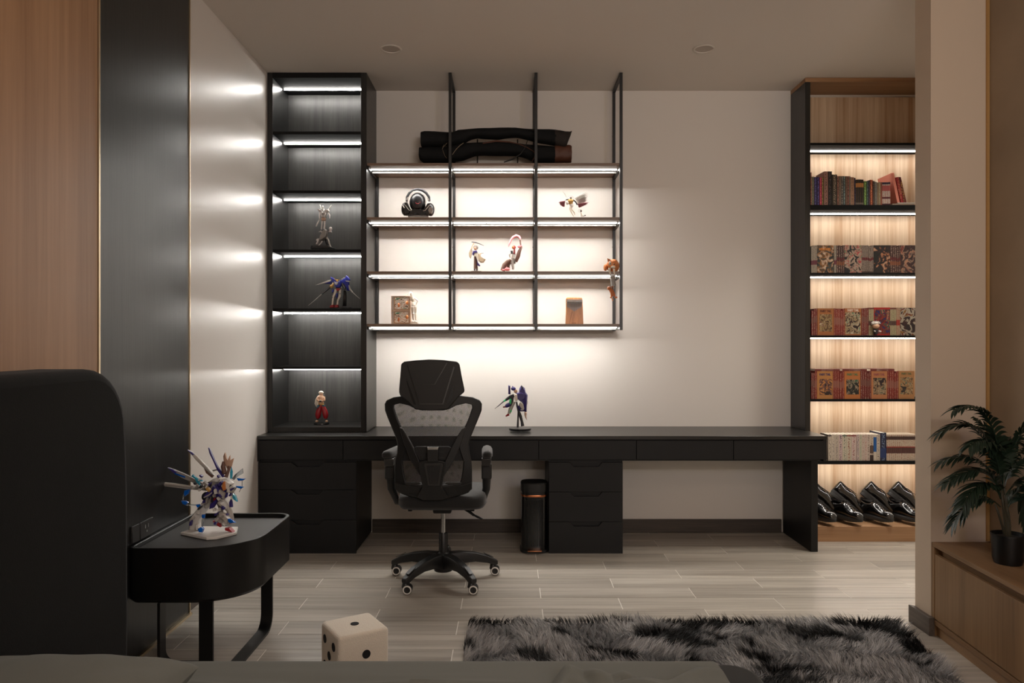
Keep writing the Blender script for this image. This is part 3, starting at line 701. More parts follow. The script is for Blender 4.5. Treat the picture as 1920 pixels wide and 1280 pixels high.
def frond(base, mids, tip, dd, nl=15, L=.075, mat='leaf', droop=.5, seed=0):
    r = random.Random(seed); D0 = 3.04
    pts = [P(*base, D0)]+[P(*m_, D0)+Vector((0, dd*(i+1)/(len(mids)+1), 0)) for i, m_ in enumerate(mids)]+[P(*tip, D0)+Vector((0, dd, 0))]
    c = bez(pts, 24); mb = MB().tube(c[::2], [.0028-.0018*i/12 for i in range(len(c[::2]))], 5)
    for k in range(nl):
        s = .14+.84*k/(nl-1); q = s*24; i = min(int(q), 23); p = c[i].lerp(c[i+1], q-i); tv = (c[i+1]-c[i]).normalized()
        side0 = tv.cross(Vector((0, 0, 1)));
        if side0.length < .2: side0 = Vector((1, 0, 0))
        side0.normalize(); upv = side0.cross(tv).normalized()
        Lk = L*(.55+.75*math.sin(PI*min(1, .18+.80*s)))*r.uniform(.85, 1.1)
        for sg in (1, -1):
            d = (tv*.75+side0*sg*.55+upv*.22*r.uniform(.2, 1.4)).normalized(); w_ = .0074*r.uniform(.8, 1.15)
            n_ = d.cross(upv).normalized()
            L0 = []
            for m_ in range(6):
                s2 = m_/5; pp = p+d*Lk*s2-Vector((0, 0, 1))*Lk*droop*s2*s2
                ww = w_*(math.sin(PI*min(1, .12+.88*s2))**.7 if s2 < 1 else 0)+.0003
                L0.append((pp-n_*ww, pp+Vector((0, 0, -ww*.45)), pp+n_*ww))
            vs = [v for a in L0 for v in a]; fs = []
            for m_ in range(5):
                b0 = m_*3; fs += [(b0, b0+1, b0+4, b0+3), (b0+1, b0+2, b0+5, b0+4)]
            mb.add(vs, fs)
    mb.build('frond', M[mat], t, fixn=False, smooth=60, fn=lambda v: (min(v[0], 2.150), v[1], v[2]))
fronds = [((1876, 905), [(1872, 800), (1835, 735)], (1775, 766), -.05), ((1874, 905), [(1860, 810), (1820, 770)], (1770, 815), .04),
 ((1876, 915), [(1866, 845), (1830, 800)], (1790, 830), -.10), ((1874, 925), [(1862, 862), (1825, 845)], (1777, 868), .05),
 ((1876, 930), [(1858, 870), (1820, 865)], (1758, 905), -.04), ((1876, 935), [(1856, 895), (1815, 885)], (1780, 940), -.09),
 ((1876, 950), [(1858, 930), (1820, 915)], (1785, 985), .0), ((1880, 920), [(1880, 830), (1850, 790)], (1822, 800), .08),
 ((1882, 900), [(1890, 820), (1900, 790)], (1925, 765), -.10), ((1882, 905), [(1895, 850), (1915, 815)], (1965, 815), -.07),
 ((1883, 915), [(1895, 870), (1925, 850)], (1970, 865), .03), ((1884, 930), [(1900, 890), (1930, 870)], (1965, 905), -.08),
 ((1886, 950), [(1900, 915), (1925, 885)], (1950, 950), -.03), ((1888, 955), [(1905, 930), (1930, 910)], (1945, 985), .05),
 ((1880, 910), [(1878, 860), (1868, 820)], (1840, 840), -.06), ((1881, 905), [(1885, 850), (1880, 810)], (1860, 790), .10), ((1878, 900), [(1882, 840), (1895, 815)], (1912, 830), .02)]
for i, (b_, mds, tp, dd) in enumerate(fronds): frond(b_, mds, tp, dd, 20, .082, 'leaf', .45+.3*random.random(), i)
frond((1890, 830), [(1905, 812), (1915, 790)], (1922, 762), -.08, 9, .055, 'leaf_lit', .1, 77)
for i, (a, b_, c_) in enumerate((((1886, 1008), (1872, 960), (1866, 945)), ((1888, 1008), (1880, 950), (1876, 900)), ((1889, 1008), (1884, 940), (1882, 895)), ((1891, 1008), (1890, 960), (1886, 930)), ((1893, 1008), (1895, 975), (1888, 950)))):
    MB().tube(bez([P(*a, 3.04), P(*b_, 3.03), P(*c_, 3.04)], 6), [.0055-.0003*k for k in range(7)], 7).build('stem', M['stem'], t)

# ---------------------------------------------------------------- shag rug
poly = [(-.185, 3.47), (1.80, 3.485), (1.715, 2.80), (1.60, 2.0), (1.55, 1.6), (-.20, 1.6), (-.20, 3.0)]
t = thing('shag_rug', 'long-pile shag rug mottled in dark and light grey', 'rug', (.8, 2.6, 0))
MB().zprism([(-.175, 3.46), (1.785, 3.47), (1.585, 1.98), (-.19, 1.98)], .001, .012).build('backing', plain('grey rug backing', C(60, 60, 60), .9), t)
N = 125000
X_ = rng.uniform(-.2, 1.82, N); Y_ = rng.uniform(1.98, 3.485, N)
xmax = np.interp(Y_, [2.0, 2.8, 3.485], [1.60, 1.715, 1.80]); ok = (X_ < xmax)&(X_ > -.195)&~((X_ < .73)&(Y_ < 2.29))
X_, Y_ = X_[ok], Y_[ok]; N = len(X_)
def vnoise(x, y, s, seed):
    r = np.random.default_rng(seed); g = r.random((64, 64)); u, v = x*s+7.3, y*s+3.1
    i = np.floor(u).astype(int) % 63; j = np.floor(v).astype(int) % 63; fu = u-np.floor(u); fv = v-np.floor(v); fu = fu*fu*(3-2*fu); fv = fv*fv*(3-2*fv)
    return (g[i, j]*(1-fu)+g[i+1, j]*fu)*(1-fv)+(g[i, j+1]*(1-fu)+g[i+1, j+1]*fu)*fv
den = .55*vnoise(X_, Y_, 7.5, 1)+.30*vnoise(X_, Y_, 16, 2)+.15*vnoise(X_, Y_, 40, 3)
den = den+.04-.07*np.clip((X_-.5)/1.0, 0, 1)-.02*np.clip((3.0-Y_), 0, 1)
tone = np.clip((den-.43)/.09, 0, 1); tone = tone*tone*(3-2*tone)
ci = (np.floor(X_/.017).astype(int)*7919+np.floor(Y_/.017).astype(int)*104729) % 20011
cr_ = np.random.default_rng(5).random((20011, 3)); cj = .6+.8*cr_[ci, 0]
cxr = (np.floor(X_/.017)+.5)*.017; cyr = (np.floor(Y_/.017)+.5)*.017; X_ = X_+(cxr-X_)*.35; Y_ = Y_+(cyr-Y_)*.35
ang = 2*PI*vnoise(X_, Y_, 5, 8)*1.3+(cr_[ci, 1]-.5)*1.5+rng.normal(0, .22, N); lean = np.clip(.75+.5*vnoise(X_, Y_, 9, 9)+rng.normal(0, .18, N), .3, 1.35)
Ln = rng.uniform(.032, .056, N)*(.8+.4*vnoise(X_, Y_, 12, 12)); wd = rng.uniform(.0011, .0020, N)
dx, dy = np.cos(ang), np.sin(ang); pw = rng.uniform(0, PI, N); wx, wy = np.cos(pw)*wd, np.sin(pw)*wd
K = 4; V_ = np.zeros((N, K*2, 3)); hx = np.zeros(N); hz = np.full(N, .010)
for k in range(K):
    if k:
        a = lean*(.35+.65*(k-1)/(K-2)); hx = hx+np.sin(a)*Ln/(K-1); hz = np.maximum(hz+np.cos(a)*Ln/(K-1), .006)
    tw = 1-.85*k/(K-1)
    for s in (0, 1):
        sg = 1 if s else -1
        V_[:, 2*k+s, 0] = X_+dx*hx+sg*wx*tw; V_[:, 2*k+s, 1] = Y_+dy*hx+sg*wy*tw; V_[:, 2*k+s, 2] = hz
fi = np.array([[2*k, 2*k+1, 2*k+3, 2*k+2] for k in range(K-1)])
Fi = (np.arange(N)[:, None, None]*K*2+fi[None]).reshape(-1)
me = bpy.data.meshes.new('pile'); nv, nf = N*K*2, N*(K-1)
me.vertices.add(nv); me.vertices.foreach_set('co', (V_.reshape(-1, 3)-np.array([.8, 2.6, 0])).reshape(-1).astype(np.float32))
me.loops.add(nf*4); me.loops.foreach_set('vertex_index', Fi.astype(np.int32)); me.polygons.add(nf)
me.polygons.foreach_set('loop_start', (np.arange(nf)*4).astype(np.int32)); me.update(calc_edges=True)
me.polygons.foreach_set('use_smooth', np.ones(nf, bool))
ca_ = me.color_attributes.new('tone', 'FLOAT_COLOR', 'POINT')
g_ = (.012+(.40-.012)*tone)*rng.uniform(.75, 1.2, N)*cj
cc = np.ones((N, K*2, 4)); cc[:, :, 0] = (g_*1.0)[:, None]; cc[:, :, 1] = (g_*.99)[:, None]; cc[:, :, 2] = (g_*.985)[:, None]
ca_.data.foreach_set('color', cc.reshape(-1).astype(np.float32))
mt, nt, b = newmat('shag pile'); at = nd(nt, 'ShaderNodeVertexColor'); at.layer_name = 'tone'; nt.links.new(at.outputs[0], b.inputs['Base Color']); b.inputs['Roughness'].default_value = .6; b.inputs['Specular IOR Level'].default_value = .35
me.materials.append(mt); o = bpy.data.objects.new('pile', me); COL.objects.link(o); o.parent = t; o['kind'] = 'stuff'

# ---------------------------------------------------------------- books
def spine_mat(key, base, mark, style=0, band=None):
    if key in MATS: return MATS[key]
    m, nt, b = newmat(key); b.inputs['Roughness'].default_value = .45
    tc = nd(nt, 'ShaderNodeTexCoord'); sp = nd(nt, 'ShaderNodeSeparateXYZ'); nt.links.new(tc.outputs['Generated'], sp.inputs[0])
    mp = nd(nt, 'ShaderNodeMapping'); mp.inputs['Scale'].default_value = (2.2, 1, 22 if style == 0 else 14)
    nt.links.new(tc.outputs['Generated'], mp.inputs[0])
    n = nd(nt, 'ShaderNodeTexNoise'); n.inputs['Scale'].default_value = 1.6; n.inputs['Detail'].default_value = 2
    oi = nd(nt, 'ShaderNodeObjectInfo'); ad = nd(nt, 'ShaderNodeVectorMath', operation='ADD'); nt.links.new(mp.outputs[0], ad.inputs[0])
    cb = nd(nt, 'ShaderNodeCombineXYZ'); ml = nd(nt, 'ShaderNodeMath', operation='MULTIPLY'); ml.inputs[1].default_value = 40
    nt.links.new(oi.outputs['Random'], ml.inputs[0]); nt.links.new(ml.outputs[0], cb.inputs[0]); nt.links.new(ml.outputs[0], cb.inputs[2]); nt.links.new(cb.outputs[0], ad.inputs[1])
    nt.links.new(ad.outputs[0], n.inputs['Vector'])
    g = nd(nt, 'ShaderNodeMath', operation='GREATER_THAN'); g.inputs[1].default_value = .53; nt.links.new(n.outputs['Fac'], g.inputs[0])
    # keep marks away from the spine edges and ends
    ax = nd(nt, 'ShaderNodeMath', operation='SUBTRACT'); ax.inputs[1].default_value = .5; nt.links.new(sp.outputs[0], ax.inputs[0])
    ab = nd(nt, 'ShaderNodeMath', operation='ABSOLUTE'); nt.links.new(ax.outputs[0], ab.inputs[0])
    lt = nd(nt, 'ShaderNodeMath', operation='LESS_THAN'); lt.inputs[1].default_value = .24; nt.links.new(ab.outputs[0], lt.inputs[0])
    mu = nd(nt, 'ShaderNodeMath', operation='MULTIPLY'); nt.links.new(g.outputs[0], mu.inputs[0]); nt.links.new(lt.outputs[0], mu.inputs[1])
    mx = nd(nt, 'ShaderNodeMix', data_type='RGBA'); mx.inputs[6].default_value = base; mx.inputs[7].default_value = mark; nt.links.new(mu.outputs[0], mx.inputs[0])
    out = mx.outputs[2]
    for z0, z1, colr in (band or ()):
        a = nd(nt, 'ShaderNodeMath', operation='GREATER_THAN'); a.inputs[1].default_value = z0; nt.links.new(sp.outputs[2], a.inputs[0])
        c = nd(nt, 'ShaderNodeMath', operation='LESS_THAN'); c.inputs[1].default_value = z1; nt.links.new(sp.outputs[2], c.inputs[0])
        d = nd(nt, 'ShaderNodeMath', operation='MULTIPLY'); nt.links.new(a.outputs[0], d.inputs[0]); nt.links.new(c.outputs[0], d.inputs[1])
        m2 = nd(nt, 'ShaderNodeMix', data_type='RGBA'); nt.links.new(d.outputs[0], m2.inputs[0]); nt.links.new(out, m2.inputs[6]); m2.inputs[7].default_value = colr; out = m2.outputs[2]
    nt.links.new(out, b.inputs['Base Color']); MATS[key] = m; return m
def cover_mat(key, frame, cols, rect, seed, scale=5):
    """printed cover: a plain frame colour and a rectangle of blotchy abstract picture colours"""
    m, nt, b = newmat(key); b.inputs['Roughness'].default_value = .4
    tc = nd(nt, 'ShaderNodeTexCoord'); sp = nd(nt, 'ShaderNodeSeparateXYZ'); nt.links.new(tc.outputs['Generated'], sp.inputs[0])
    mp = nd(nt, 'ShaderNodeMapping'); mp.inputs['Location'].default_value = (seed*3.7, seed, seed*1.9); mp.inputs['Scale'].default_value = (.8, 0, 1.2)
    nt.links.new(tc.outputs['Generated'], mp.inputs[0])
    n = nd(nt, 'ShaderNodeTexNoise'); n.inputs['Scale'].default_value = scale; n.inputs['Detail'].default_value = 3; n.inputs['Distortion'].default_value = 1.4
    nt.links.new(mp.outputs[0], n.inputs['Vector'])
    cr = nd(nt, 'ShaderNodeValToRGB'); cr.color_ramp.interpolation = 'CONSTANT'
    pos = [0, .40, .46, .51, .56, .62]
    while len(cr.color_ramp.elements) < len(cols): cr.color_ramp.elements.new(.5)
    for e, p_, c_ in zip(cr.color_ramp.elements, pos, cols): e.position = p_; e.color = c_
    nt.links.new(n.outputs['Fac'], cr.inputs[0])
    ops = []
    for sock, typ, v in ((0, 'GREATER_THAN', rect[0]), (0, 'LESS_THAN', rect[1]), (2, 'GREATER_THAN', rect[2]), (2, 'LESS_THAN', rect[3])):
        q = nd(nt, 'ShaderNodeMath', operation=typ); q.inputs[1].default_value = v; nt.links.new(sp.outputs[sock], q.inputs[0]); ops.append(q)
    cur = ops[0].outputs[0]
    for q in ops[1:]:
        mu = nd(nt, 'ShaderNodeMath', operation='MULTIPLY'); nt.links.new(cur, mu.inputs[0]); nt.links.new(q.outputs[0], mu.inputs[1]); cur = mu.outputs[0]
    mx = nd(nt, 'ShaderNodeMix', data_type='RGBA'); nt.links.new(cur, mx.inputs[0]); mx.inputs[6].default_value = frame; nt.links.new(cr.outputs[0], mx.inputs[7])
    nt.links.new(mx.outputs[2], b.inputs['Base Color']); return m
M['page'] = plain('paper pages', C(232, 224, 208), .8)
BKD = 4.952
def book(x0, x1, zb, zt, mat, label, group, depth=.128, D=BKD, name='book'):
    """upright book, spine to the room"""
    t = thing(name, label, 'book', ((x0+x1)/2, D+depth/2, zb), group)
    e = .0003; x0 += e; x1 -= e; c = min(.0012, (x1-x0)*.12)
    MB().prism3([(x0, D, zb), (x1, D, zb), (x1, D+depth, zb), (x1-c, D+depth, zb), (x1-c, D+.0015, zb), (x0+c, D+.0015, zb), (x0+c, D+depth, zb), (x0, D+depth, zb)],
                [(x0, D, zt), (x1, D, zt), (x1, D+depth, zt), (x1-c, D+depth, zt), (x1-c, D+.0015, zt), (x0+c, D+.0015, zt), (x0+c, D+depth, zt), (x0, D+depth, zt)]).build('cover', mat, t, smooth=0)
    MB().box(x0+c, x1-c, D+.0016, D+depth-.003, zb+.001, zt-.002).build('page_block', M['page'], t, smooth=0)
    return t
def faceout(x0, x1, zb, zt, mat, spine, label, group, title=None, tcol=None, th=.018, D=BKD, ty=.84, size=.0175):
    t = thing('book', label, 'book', ((x0+x1)/2, D+th/2, zb), group)
    MB().box(x0, x1, D, D+.0012, zb, zt).build('front_cover', mat, t, smooth=0)
    MB().box(x0, x1, D+th-.0012, D+th, zb, zt).box(x0, x0+.001, D+.0012, D+th-.0012, zb, zt).build('back_cover', spine, t, smooth=0)
    MB().box(x0+.001, x1-.001, D+.0013, D+th-.0013, zb+.001, zt-.001).build('page_block', M['page'], t, smooth=0)
    if title:
        cu = bpy.data.curves.new('title', 'FONT'); cu.body = title; cu.size = size; cu.align_x = 'CENTER'; cu.extrude = .0003; cu.offset = .0004
        cu.materials.append(tcol); cu.resolution_u = 2; o = bpy.data.objects.new('title', cu); COL.objects.link(o)
        bpy.context.view_layer.update(); me = bpy.data.meshes.new_from_object(o.evaluated_get(bpy.context.evaluated_depsgraph_get())); bpy.data.objects.remove(o)
        o = bpy.data.objects.new('title', me); COL.objects.link(o); o.parent = t
        o.rotation_euler = (PI/2, 0, 0); o.location = (0, -th/2-.0007, (zt-zb)*ty); o.scale = (.95, 1.35, 1)
    return t
u2 = lambda u: X(1515+u/9.366, BKD)
def uz(v, y0): return Z(y0+v/9.366, BKD)
zA, zBk, zCk, zDk, zE, zF, zP = BZ          # shelf tops from the top down; books stand on B..F
# row 1: assorted books
R1 = [(47, 64, 120, 'reddish brown', (112, 70, 58)), (65, 105, 198, 'pale grey-green', (120, 118, 100)), (106, 158, 205, 'navy, first of two', (38, 34, 74)), (160, 204, 205, 'navy, second of two', (42, 34, 78)),
      (205, 245, 212, 'crimson', (150, 44, 62)), (246, 273, 208, 'olive', (92, 82, 44)), (281, 350, 105, 'tall thick dusty pink', (150, 112, 102)), (353, 421, 105, 'tall thick black', (26, 22, 22)),
      (426, 511, 160, 'thick dark olive', (62, 54, 44)), (512, 541, 188, 'slim brown', (92, 58, 48)), (543, 581, 188, 'slim warm grey', (126, 108, 94)), (583, 619, 188, 'slim charcoal', (74, 70, 66)),
      (621, 655, 188, 'slim dark teal', (66, 78, 78)), (659, 691, 188, 'slim tan', (118, 92, 78)), (693, 721, 188, 'slim maroon brown', (88, 54, 46)), (723, 748, 188, 'slim stone grey', (122, 110, 98)),
      (750, 809, 205, 'faded pink and tan', (160, 122, 98)), (815, 836, 218, 'thin dark navy', (36, 30, 46)), (838, 871, 250, None, None), (872, 905, 246, None, None), (906, 940, 246, None, None), (941, 976, 248, None, None),
      (979, 1029, 275, 'green', (74, 98, 48)), (1031, 1059, 280, 'dark teal with pale patch', (44, 62, 58)), (1061, 1091, 262, 'thin purple black', (40, 26, 40)), (1092, 1136, 252, 'rust orange', (138, 66, 42)),
      (1138, 1170, 273, 'dark brown, low', (50, 38, 32)), (1173, 1209, 288, 'low blue grey', (126, 122, 118)), (1211, 1237, 300, 'low tan', (140, 118, 96)), (1241, 1274, 295, 'low cream patterned', (168, 150, 118)), (1276, 1303, 295, 'low brick red', (146, 84, 66)),
      (1305, 1340, 297, 0, 0), (1341, 1376, 296, 0, 0), (1377, 1412, 296, 0, 0), (1413, 1446, 293, 0, 0)]
ORDS = 'first second third fourth fifth sixth seventh eighth ninth tenth eleventh twelfth thirteenth fourteenth fifteenth'.split()
G1 = 'upright books on the top lit shelf'
for i, (a, b_, tp, nm, col) in enumerate(R1):
    x0, x1 = u2(a), u2(b_); zt = uz(tp, 310)
    if nm:
        mk = C(*[min(255, int(c*1.9+40)) for c in col]) if sum(col) < 260 else C(*[int(c*.5) for c in col])
        mt = spine_mat('spine %d' % i, C(*col), mk, i % 2)
        lb = '%s book standing upright on the bookcase\'s top lit shelf' % nm; g = G1
        book(x0, x1, zBk+.0003, zt, mt, lb, g, .12+.02*random.random())
    elif nm is None:
        mt = spine_mat('spine black orange', C(34, 28, 24), C(90, 60, 30), 0, [(.70, .86, C(176, 118, 62)), (.03, .10, C(110, 100, 90))])
        book(x0, x1, zBk+.0003, zt, mt, '%s of four black paperbacks with orange spine blocks, top lit shelf' % ORDS[i-18], 'black and orange paperbacks', .12)
    else:
        mt = spine_mat('spine white red', C(190, 176, 166), C(150, 50, 52), 0, [(.91, 1.0, C(40, 36, 60)), (.28, .36, C(90, 24, 34)), (0, .07, C(70, 30, 44)), (.62, .86, C(170, 84, 82))])
        book(x0, x1, zBk+.0003, zt, mt, '%s of four white paperbacks with red stripes, top lit shelf' % ORDS[i-31], 'white and red paperbacks', .12)
# leaning books and the flat stack they stand on
def quadbook(pts, D0, D1, cov, label, group):
    """leaning book seen spine-on: spine outline in px, cover boards around a page block"""
    a = [P(x, y, D0) for x, y in pts]; c = sum(a, Vector())/len(a)
    t = thing('book', label, 'book', (c.x, (D0+D1)/2, min(p.z for p in a)), group)
    xl = [a[0].lerp(a[3], 0), a[1].lerp(a[2], 0)]
    def sub(s0, s1, d0, d1, nm, mt, ins=0):
        q = [a[0].lerp(a[1], s0), a[0].lerp(a[1], s1), a[3].lerp(a[2], s1), a[3].lerp(a[2], s0)]
        q = [v+(c-v)*ins for v in q]
        MB().prism3([(v.x, d0, v.z) for v in q], [(v.x, d1, v.z) for v in q]).build(nm, mt, t, smooth=0)
    sub(0, .10, D0+.002, D1, 'cover', cov); sub(.90, 1, D0+.002, D1, 'cover', cov); sub(0, 1, D0, D0+.0018, 'spine', cov); sub(.11, .89, D0+.002, D1-.003, 'page_block', M['page'], .012)
    return t
fx_ = lambda u, v: (1515+u/9.366, 310+v/9.366)
pink = plain('salmon pink cover', C(226, 140, 122), .5); red = spine_mat('spine red', C(150, 34, 44), C(190, 120, 90)); drk = spine_mat('spine dark red', C(96, 26, 28), C(170, 130, 70))
# flat books
for i, (v0, v1, u0, u1, col, lb) in enumerate(((670, 690, 1480, 1870, (150, 132, 118), 'grey book lying flat at the bottom under the leaning books'), (651, 669, 1575, 1880, (196, 188, 176), 'pale book lying flat on top under the leaning books'))):
    x0, x1 = u2(u0), u2(u1); z0, z1 = uz(v1, 310)+.0003, uz(v0, 310); t = thing('book', lb, 'book', ((x0+x1)/2, 5.03, z0), 'flat books on the top lit shelf')
    mt = plain('flat cover %d' % i, C(*col), .5)
    if i == 0: z0 = zBk+.0003
    MB().box(x0, x1, BKD, 5.09, z0, z0+.0012).box(x0, x1, BKD, 5.09, z1-.0012, z1).box(x0, x1, BKD, BKD+.0012, z0+.0012, z1-.0012).build('cover', mt, t, smooth=0)
    MB().box(x0+.001, x1-.001, BKD+.0013, 5.088, z0+.0013, z1-.0013).build('page_block', M['page'], t, smooth=0)
quadbook([fx_(1462, 135), fx_(1508, 128), fx_(1612, 648), fx_(1568, 655)], BKD+.002, 5.14, pink, 'tall salmon pink book leaning to the left on the flat books', 'leaning books')
quadbook([fx_(1538, 212), fx_(1590, 200), fx_(1680, 648), fx_(1634, 650)], BKD+.004, 5.09, red, 'bright red book leaning next to the pink one', 'leaning books')
quadbook([fx_(1594, 203), fx_(1632, 206), fx_(1730, 648), fx_(1684, 650)], BKD+.004, 5.09, drk, 'dark red book leaning at the right end of the top lit shelf', 'leaning books')

# rows 2 and 3: comic volumes, four of them turned face out
S_grey = spine_mat('spine grey red', C(118, 104, 94), C(44, 24, 24), 1, [(.46, .56, C(84, 26, 30)), (.0, .05, C(50, 34, 30))])
S_dark = spine_mat('spine dark maroon', C(58, 34, 32), C(150, 130, 116), 1, [(.46, .56, C(80, 22, 26)), (.28, .42, C(112, 66, 44))])
S_lite = spine_mat('spine pale grey', C(142, 132, 118), C(70, 60, 56), 0, [(.30, .46, C(90, 40, 52))])
S_red = spine_mat('spine brick red', C(118, 38, 30), C(160, 120, 104), 1, [(.40, .66, C(134, 84, 72))])
S_red2 = spine_mat('spine deep red', C(102, 30, 28), C(150, 130, 116), 1, [(.48, .70, C(110, 70, 62))])
S_cream = spine_mat('spine cream', C(150, 138, 108), C(86, 80, 60), 0, [(.36, .52, C(74, 50, 44)), (.94, 1, C(108, 60, 50))])
S_creamr = spine_mat('spine cream red', C(150, 128, 104), C(140, 60, 44), 0, [(.36, .56, C(140, 44, 34))])
S_white = spine_mat('spine white', C(206, 196, 182), C(110, 100, 96), 0)
ORDS = 'first second third fourth fifth sixth seventh eighth ninth tenth eleventh twelfth thirteenth fourteenth fifteenth'.split()
def row(zb, y0, groups):
    for spans, mt, lb, g in groups:
        for i, (a, b_, tp) in enumerate(spans):
            l2 = lb if len(spans) == 1 else '%s %s' % (ORDS[i], lb)
            book(u2(a), u2(b_), zb+.0003, uz(tp, y0), mt, l2, g)
row(zCk, 440, [
 ([(55, 87, 205), (88, 122, 190), (123, 158, 185)], S_lite, 'pale grey comic volume at the left end of the second lit shelf', 'pale comics, second lit shelf'),
 ([(460, 498, 185)], S_lite, 'pale grey comic volume right of the orange-titled cover', None),
 ([(501, 537, 185), (538, 574, 185), (576, 606, 212), (608, 640, 185)], S_dark, 'maroon comic volume after the first face-out cover, second lit shelf', 'maroon comics before the second cover'),
 ([(946, 984, 185), (985, 1024, 185), (1026, 1063, 185), (1068, 1112, 215), (1114, 1150, 185)], S_grey, 'grey and maroon comic volume after the second face-out cover, second lit shelf', 'grey comics before the third cover'),
 ([(1443, 1488, 185), (1489, 1524, 185), (1525, 1557, 185), (1559, 1594, 212), (1596, 1625, 185)], S_dark, 'maroon comic volume after the third face-out cover, second lit shelf', 'maroon comics before the fourth cover')])
cm = lambda *a: [C(*c) for c in a]
f1 = cover_mat('cover one', C(52, 58, 58), cm((22, 30, 34), (54, 60, 60), (92, 62, 34), (126, 84, 42), (150, 120, 100), (180, 160, 140)), (.0, 1, .0, 1), 1, 4)
f2 = cover_mat('cover two', C(140, 124, 112), cm((24, 24, 30), (24, 28, 28), (140, 118, 104), (150, 134, 118), (150, 52, 58), (96, 120, 90)), (.0, 1, .0, 1), 2.3, 3.4)
f3 = cover_mat('cover three', C(24, 24, 26), cm((20, 24, 22), (26, 24, 26), (30, 26, 30), (58, 36, 30), (150, 100, 70), (160, 132, 110)), (.0, 1, .0, 1), 3.1, 3.8)
f4 = cover_mat('cover four', C(58, 40, 36), cm((24, 20, 22), (60, 34, 34), (40, 26, 28), (110, 92, 80), (150, 108, 84), (96, 40, 38)), (.0, 1, .0, 1), 4.7, 3.6)
zt = uz(183, 440); g = 'comics turned face out, second lit shelf'
org = plain('orange print', C(196, 120, 40), .5)
faceout(u2(162), u2(456), zCk+.0003, zt, f1, S_lite, 'comic with orange title on slate blue, turned face out, second lit shelf', g)
t = bpy.data.objects[COL.objects[-1].parent.name]
x0 = u2(196)
for k in range(7):      # the orange block capitals of the title, too small to read
    xa = x0+k*.0112; z_ = uz(276, 440)
    MB().box(xa, xa+.0030, BKD-.0008, BKD-.0001, z_, z_+.0175).box(xa+.0058, xa+.0085, BKD-.0008, BKD-.0001, z_, z_+.0175).box(xa+.003, xa+.0058, BKD-.0008, BKD-.0001, z_+(.012 if k % 2 else .006), z_+(.0165 if k % 2 else .0095)).build('title_letter', org, t, smooth=0)
faceout(u2(642), u2(943), zCk+.0003, zt, f2, S_grey, 'pale comic cover with a dark robed figure, face out, second lit shelf', g)
faceout(u2(1152), u2(1441), zCk+.0003, zt, f3, S_dark, 'nearly black comic cover, face out, second lit shelf', g)
faceout(u2(1627), u2(1925), zCk+.0003, zt, f4, S_dark, 'brown and grey comic cover beside the partition, face out, second lit shelf', g)
row(zDk, 560, [
 ([(58, 99, 205), (101, 131, 180), (132, 163, 170)], S_red2, 'dark red comic volume at the left end of the third lit shelf', 'red comics, left end of third lit shelf'),
 ([(456, 482, 168), (483, 512, 172), (513, 543, 172), (544, 574, 172), (577, 611, 208), (613, 643, 172)], S_red, 'brick red comic volume between the two orange framed covers, third lit shelf', 'red comics between covers, third lit shelf'),
 ([(940, 971, 170), (972, 1003, 168), (1004, 1034, 168), (1035, 1064, 170)], S_red2, 'deep red comic volume right of the second cover, third lit shelf', 'deep red comics, third lit shelf'),
 ([(1068, 1110, 155), (1112, 1154, 155)], S_cream, 'cream comic volume behind the small white-haired figurine', 'cream comics by the figurine'),
 ([(1442, 1476, 155), (1477, 1511, 155), (1512, 1549, 155)], S_cream, 'cream comic volume between the red and grey covers, third lit shelf', 'cream comics, third lit shelf'),
 ([(1551, 1584, 155), (1585, 1617, 158)], S_creamr, 'cream and red comic volume just left of the grey cover', 'cream and red comics')])
h1 = cover_mat('cover five', C(148, 92, 52), cm((70, 40, 30), (104, 84, 52), (150, 128, 92), (120, 96, 62), (96, 52, 42), (172, 156, 130)), (.12, .90, .14, .78), 5.2, 5)
h2 = cover_mat('cover six', C(150, 92, 54), cm((34, 22, 26), (56, 34, 34), (142, 124, 94), (128, 110, 84), (176, 160, 140), (90, 116, 90)), (.03, .95, .05, .86), 6.4, 5)
h3 = cover_mat('cover seven', C(150, 30, 26), cm((26, 34, 84), (70, 22, 22), (120, 34, 30), (96, 40, 36), (40, 70, 60), (150, 90, 70)), (.04, 1, .05, .93), 7.7, 4)
h4 = cover_mat('cover eight', C(146, 138, 122), cm((30, 20, 22), (50, 24, 24), (146, 138, 122), (146, 138, 122), (96, 36, 34), (120, 90, 40)), (.0, 1, .0, 1), 8.1, 2.6)
g = 'comics turned face out, third lit shelf'; dk = plain('dark brown print', C(74, 30, 20), .5); wt = plain('cream print', C(214, 196, 180), .5)
faceout(u2(166), u2(453), zDk+.0003, uz(168, 560), h1, S_red, 'orange framed comic cover with pale sketchy picture, leftmost on third lit shelf', g, 'FAIRY TAIL', dk, ty=.86, size=.0155)
faceout(u2(646), u2(936), zDk+.0003, uz(168, 560), h2, S_red, 'comic cover with a cream title over a pale picture, third lit shelf', g, 'FAIRY TAIL', wt, ty=.89, size=.0165)
faceout(u2(1157), u2(1440), zDk+.0003, uz(152, 560), h3, S_cream, 'bright red and blue comic cover behind the small figurine', g)
faceout(u2(1619), u2(1925), zDk+.0003, uz(158, 560), h4, S_cream, 'pale grey comic cover with a dark red figure, third lit shelf', g)
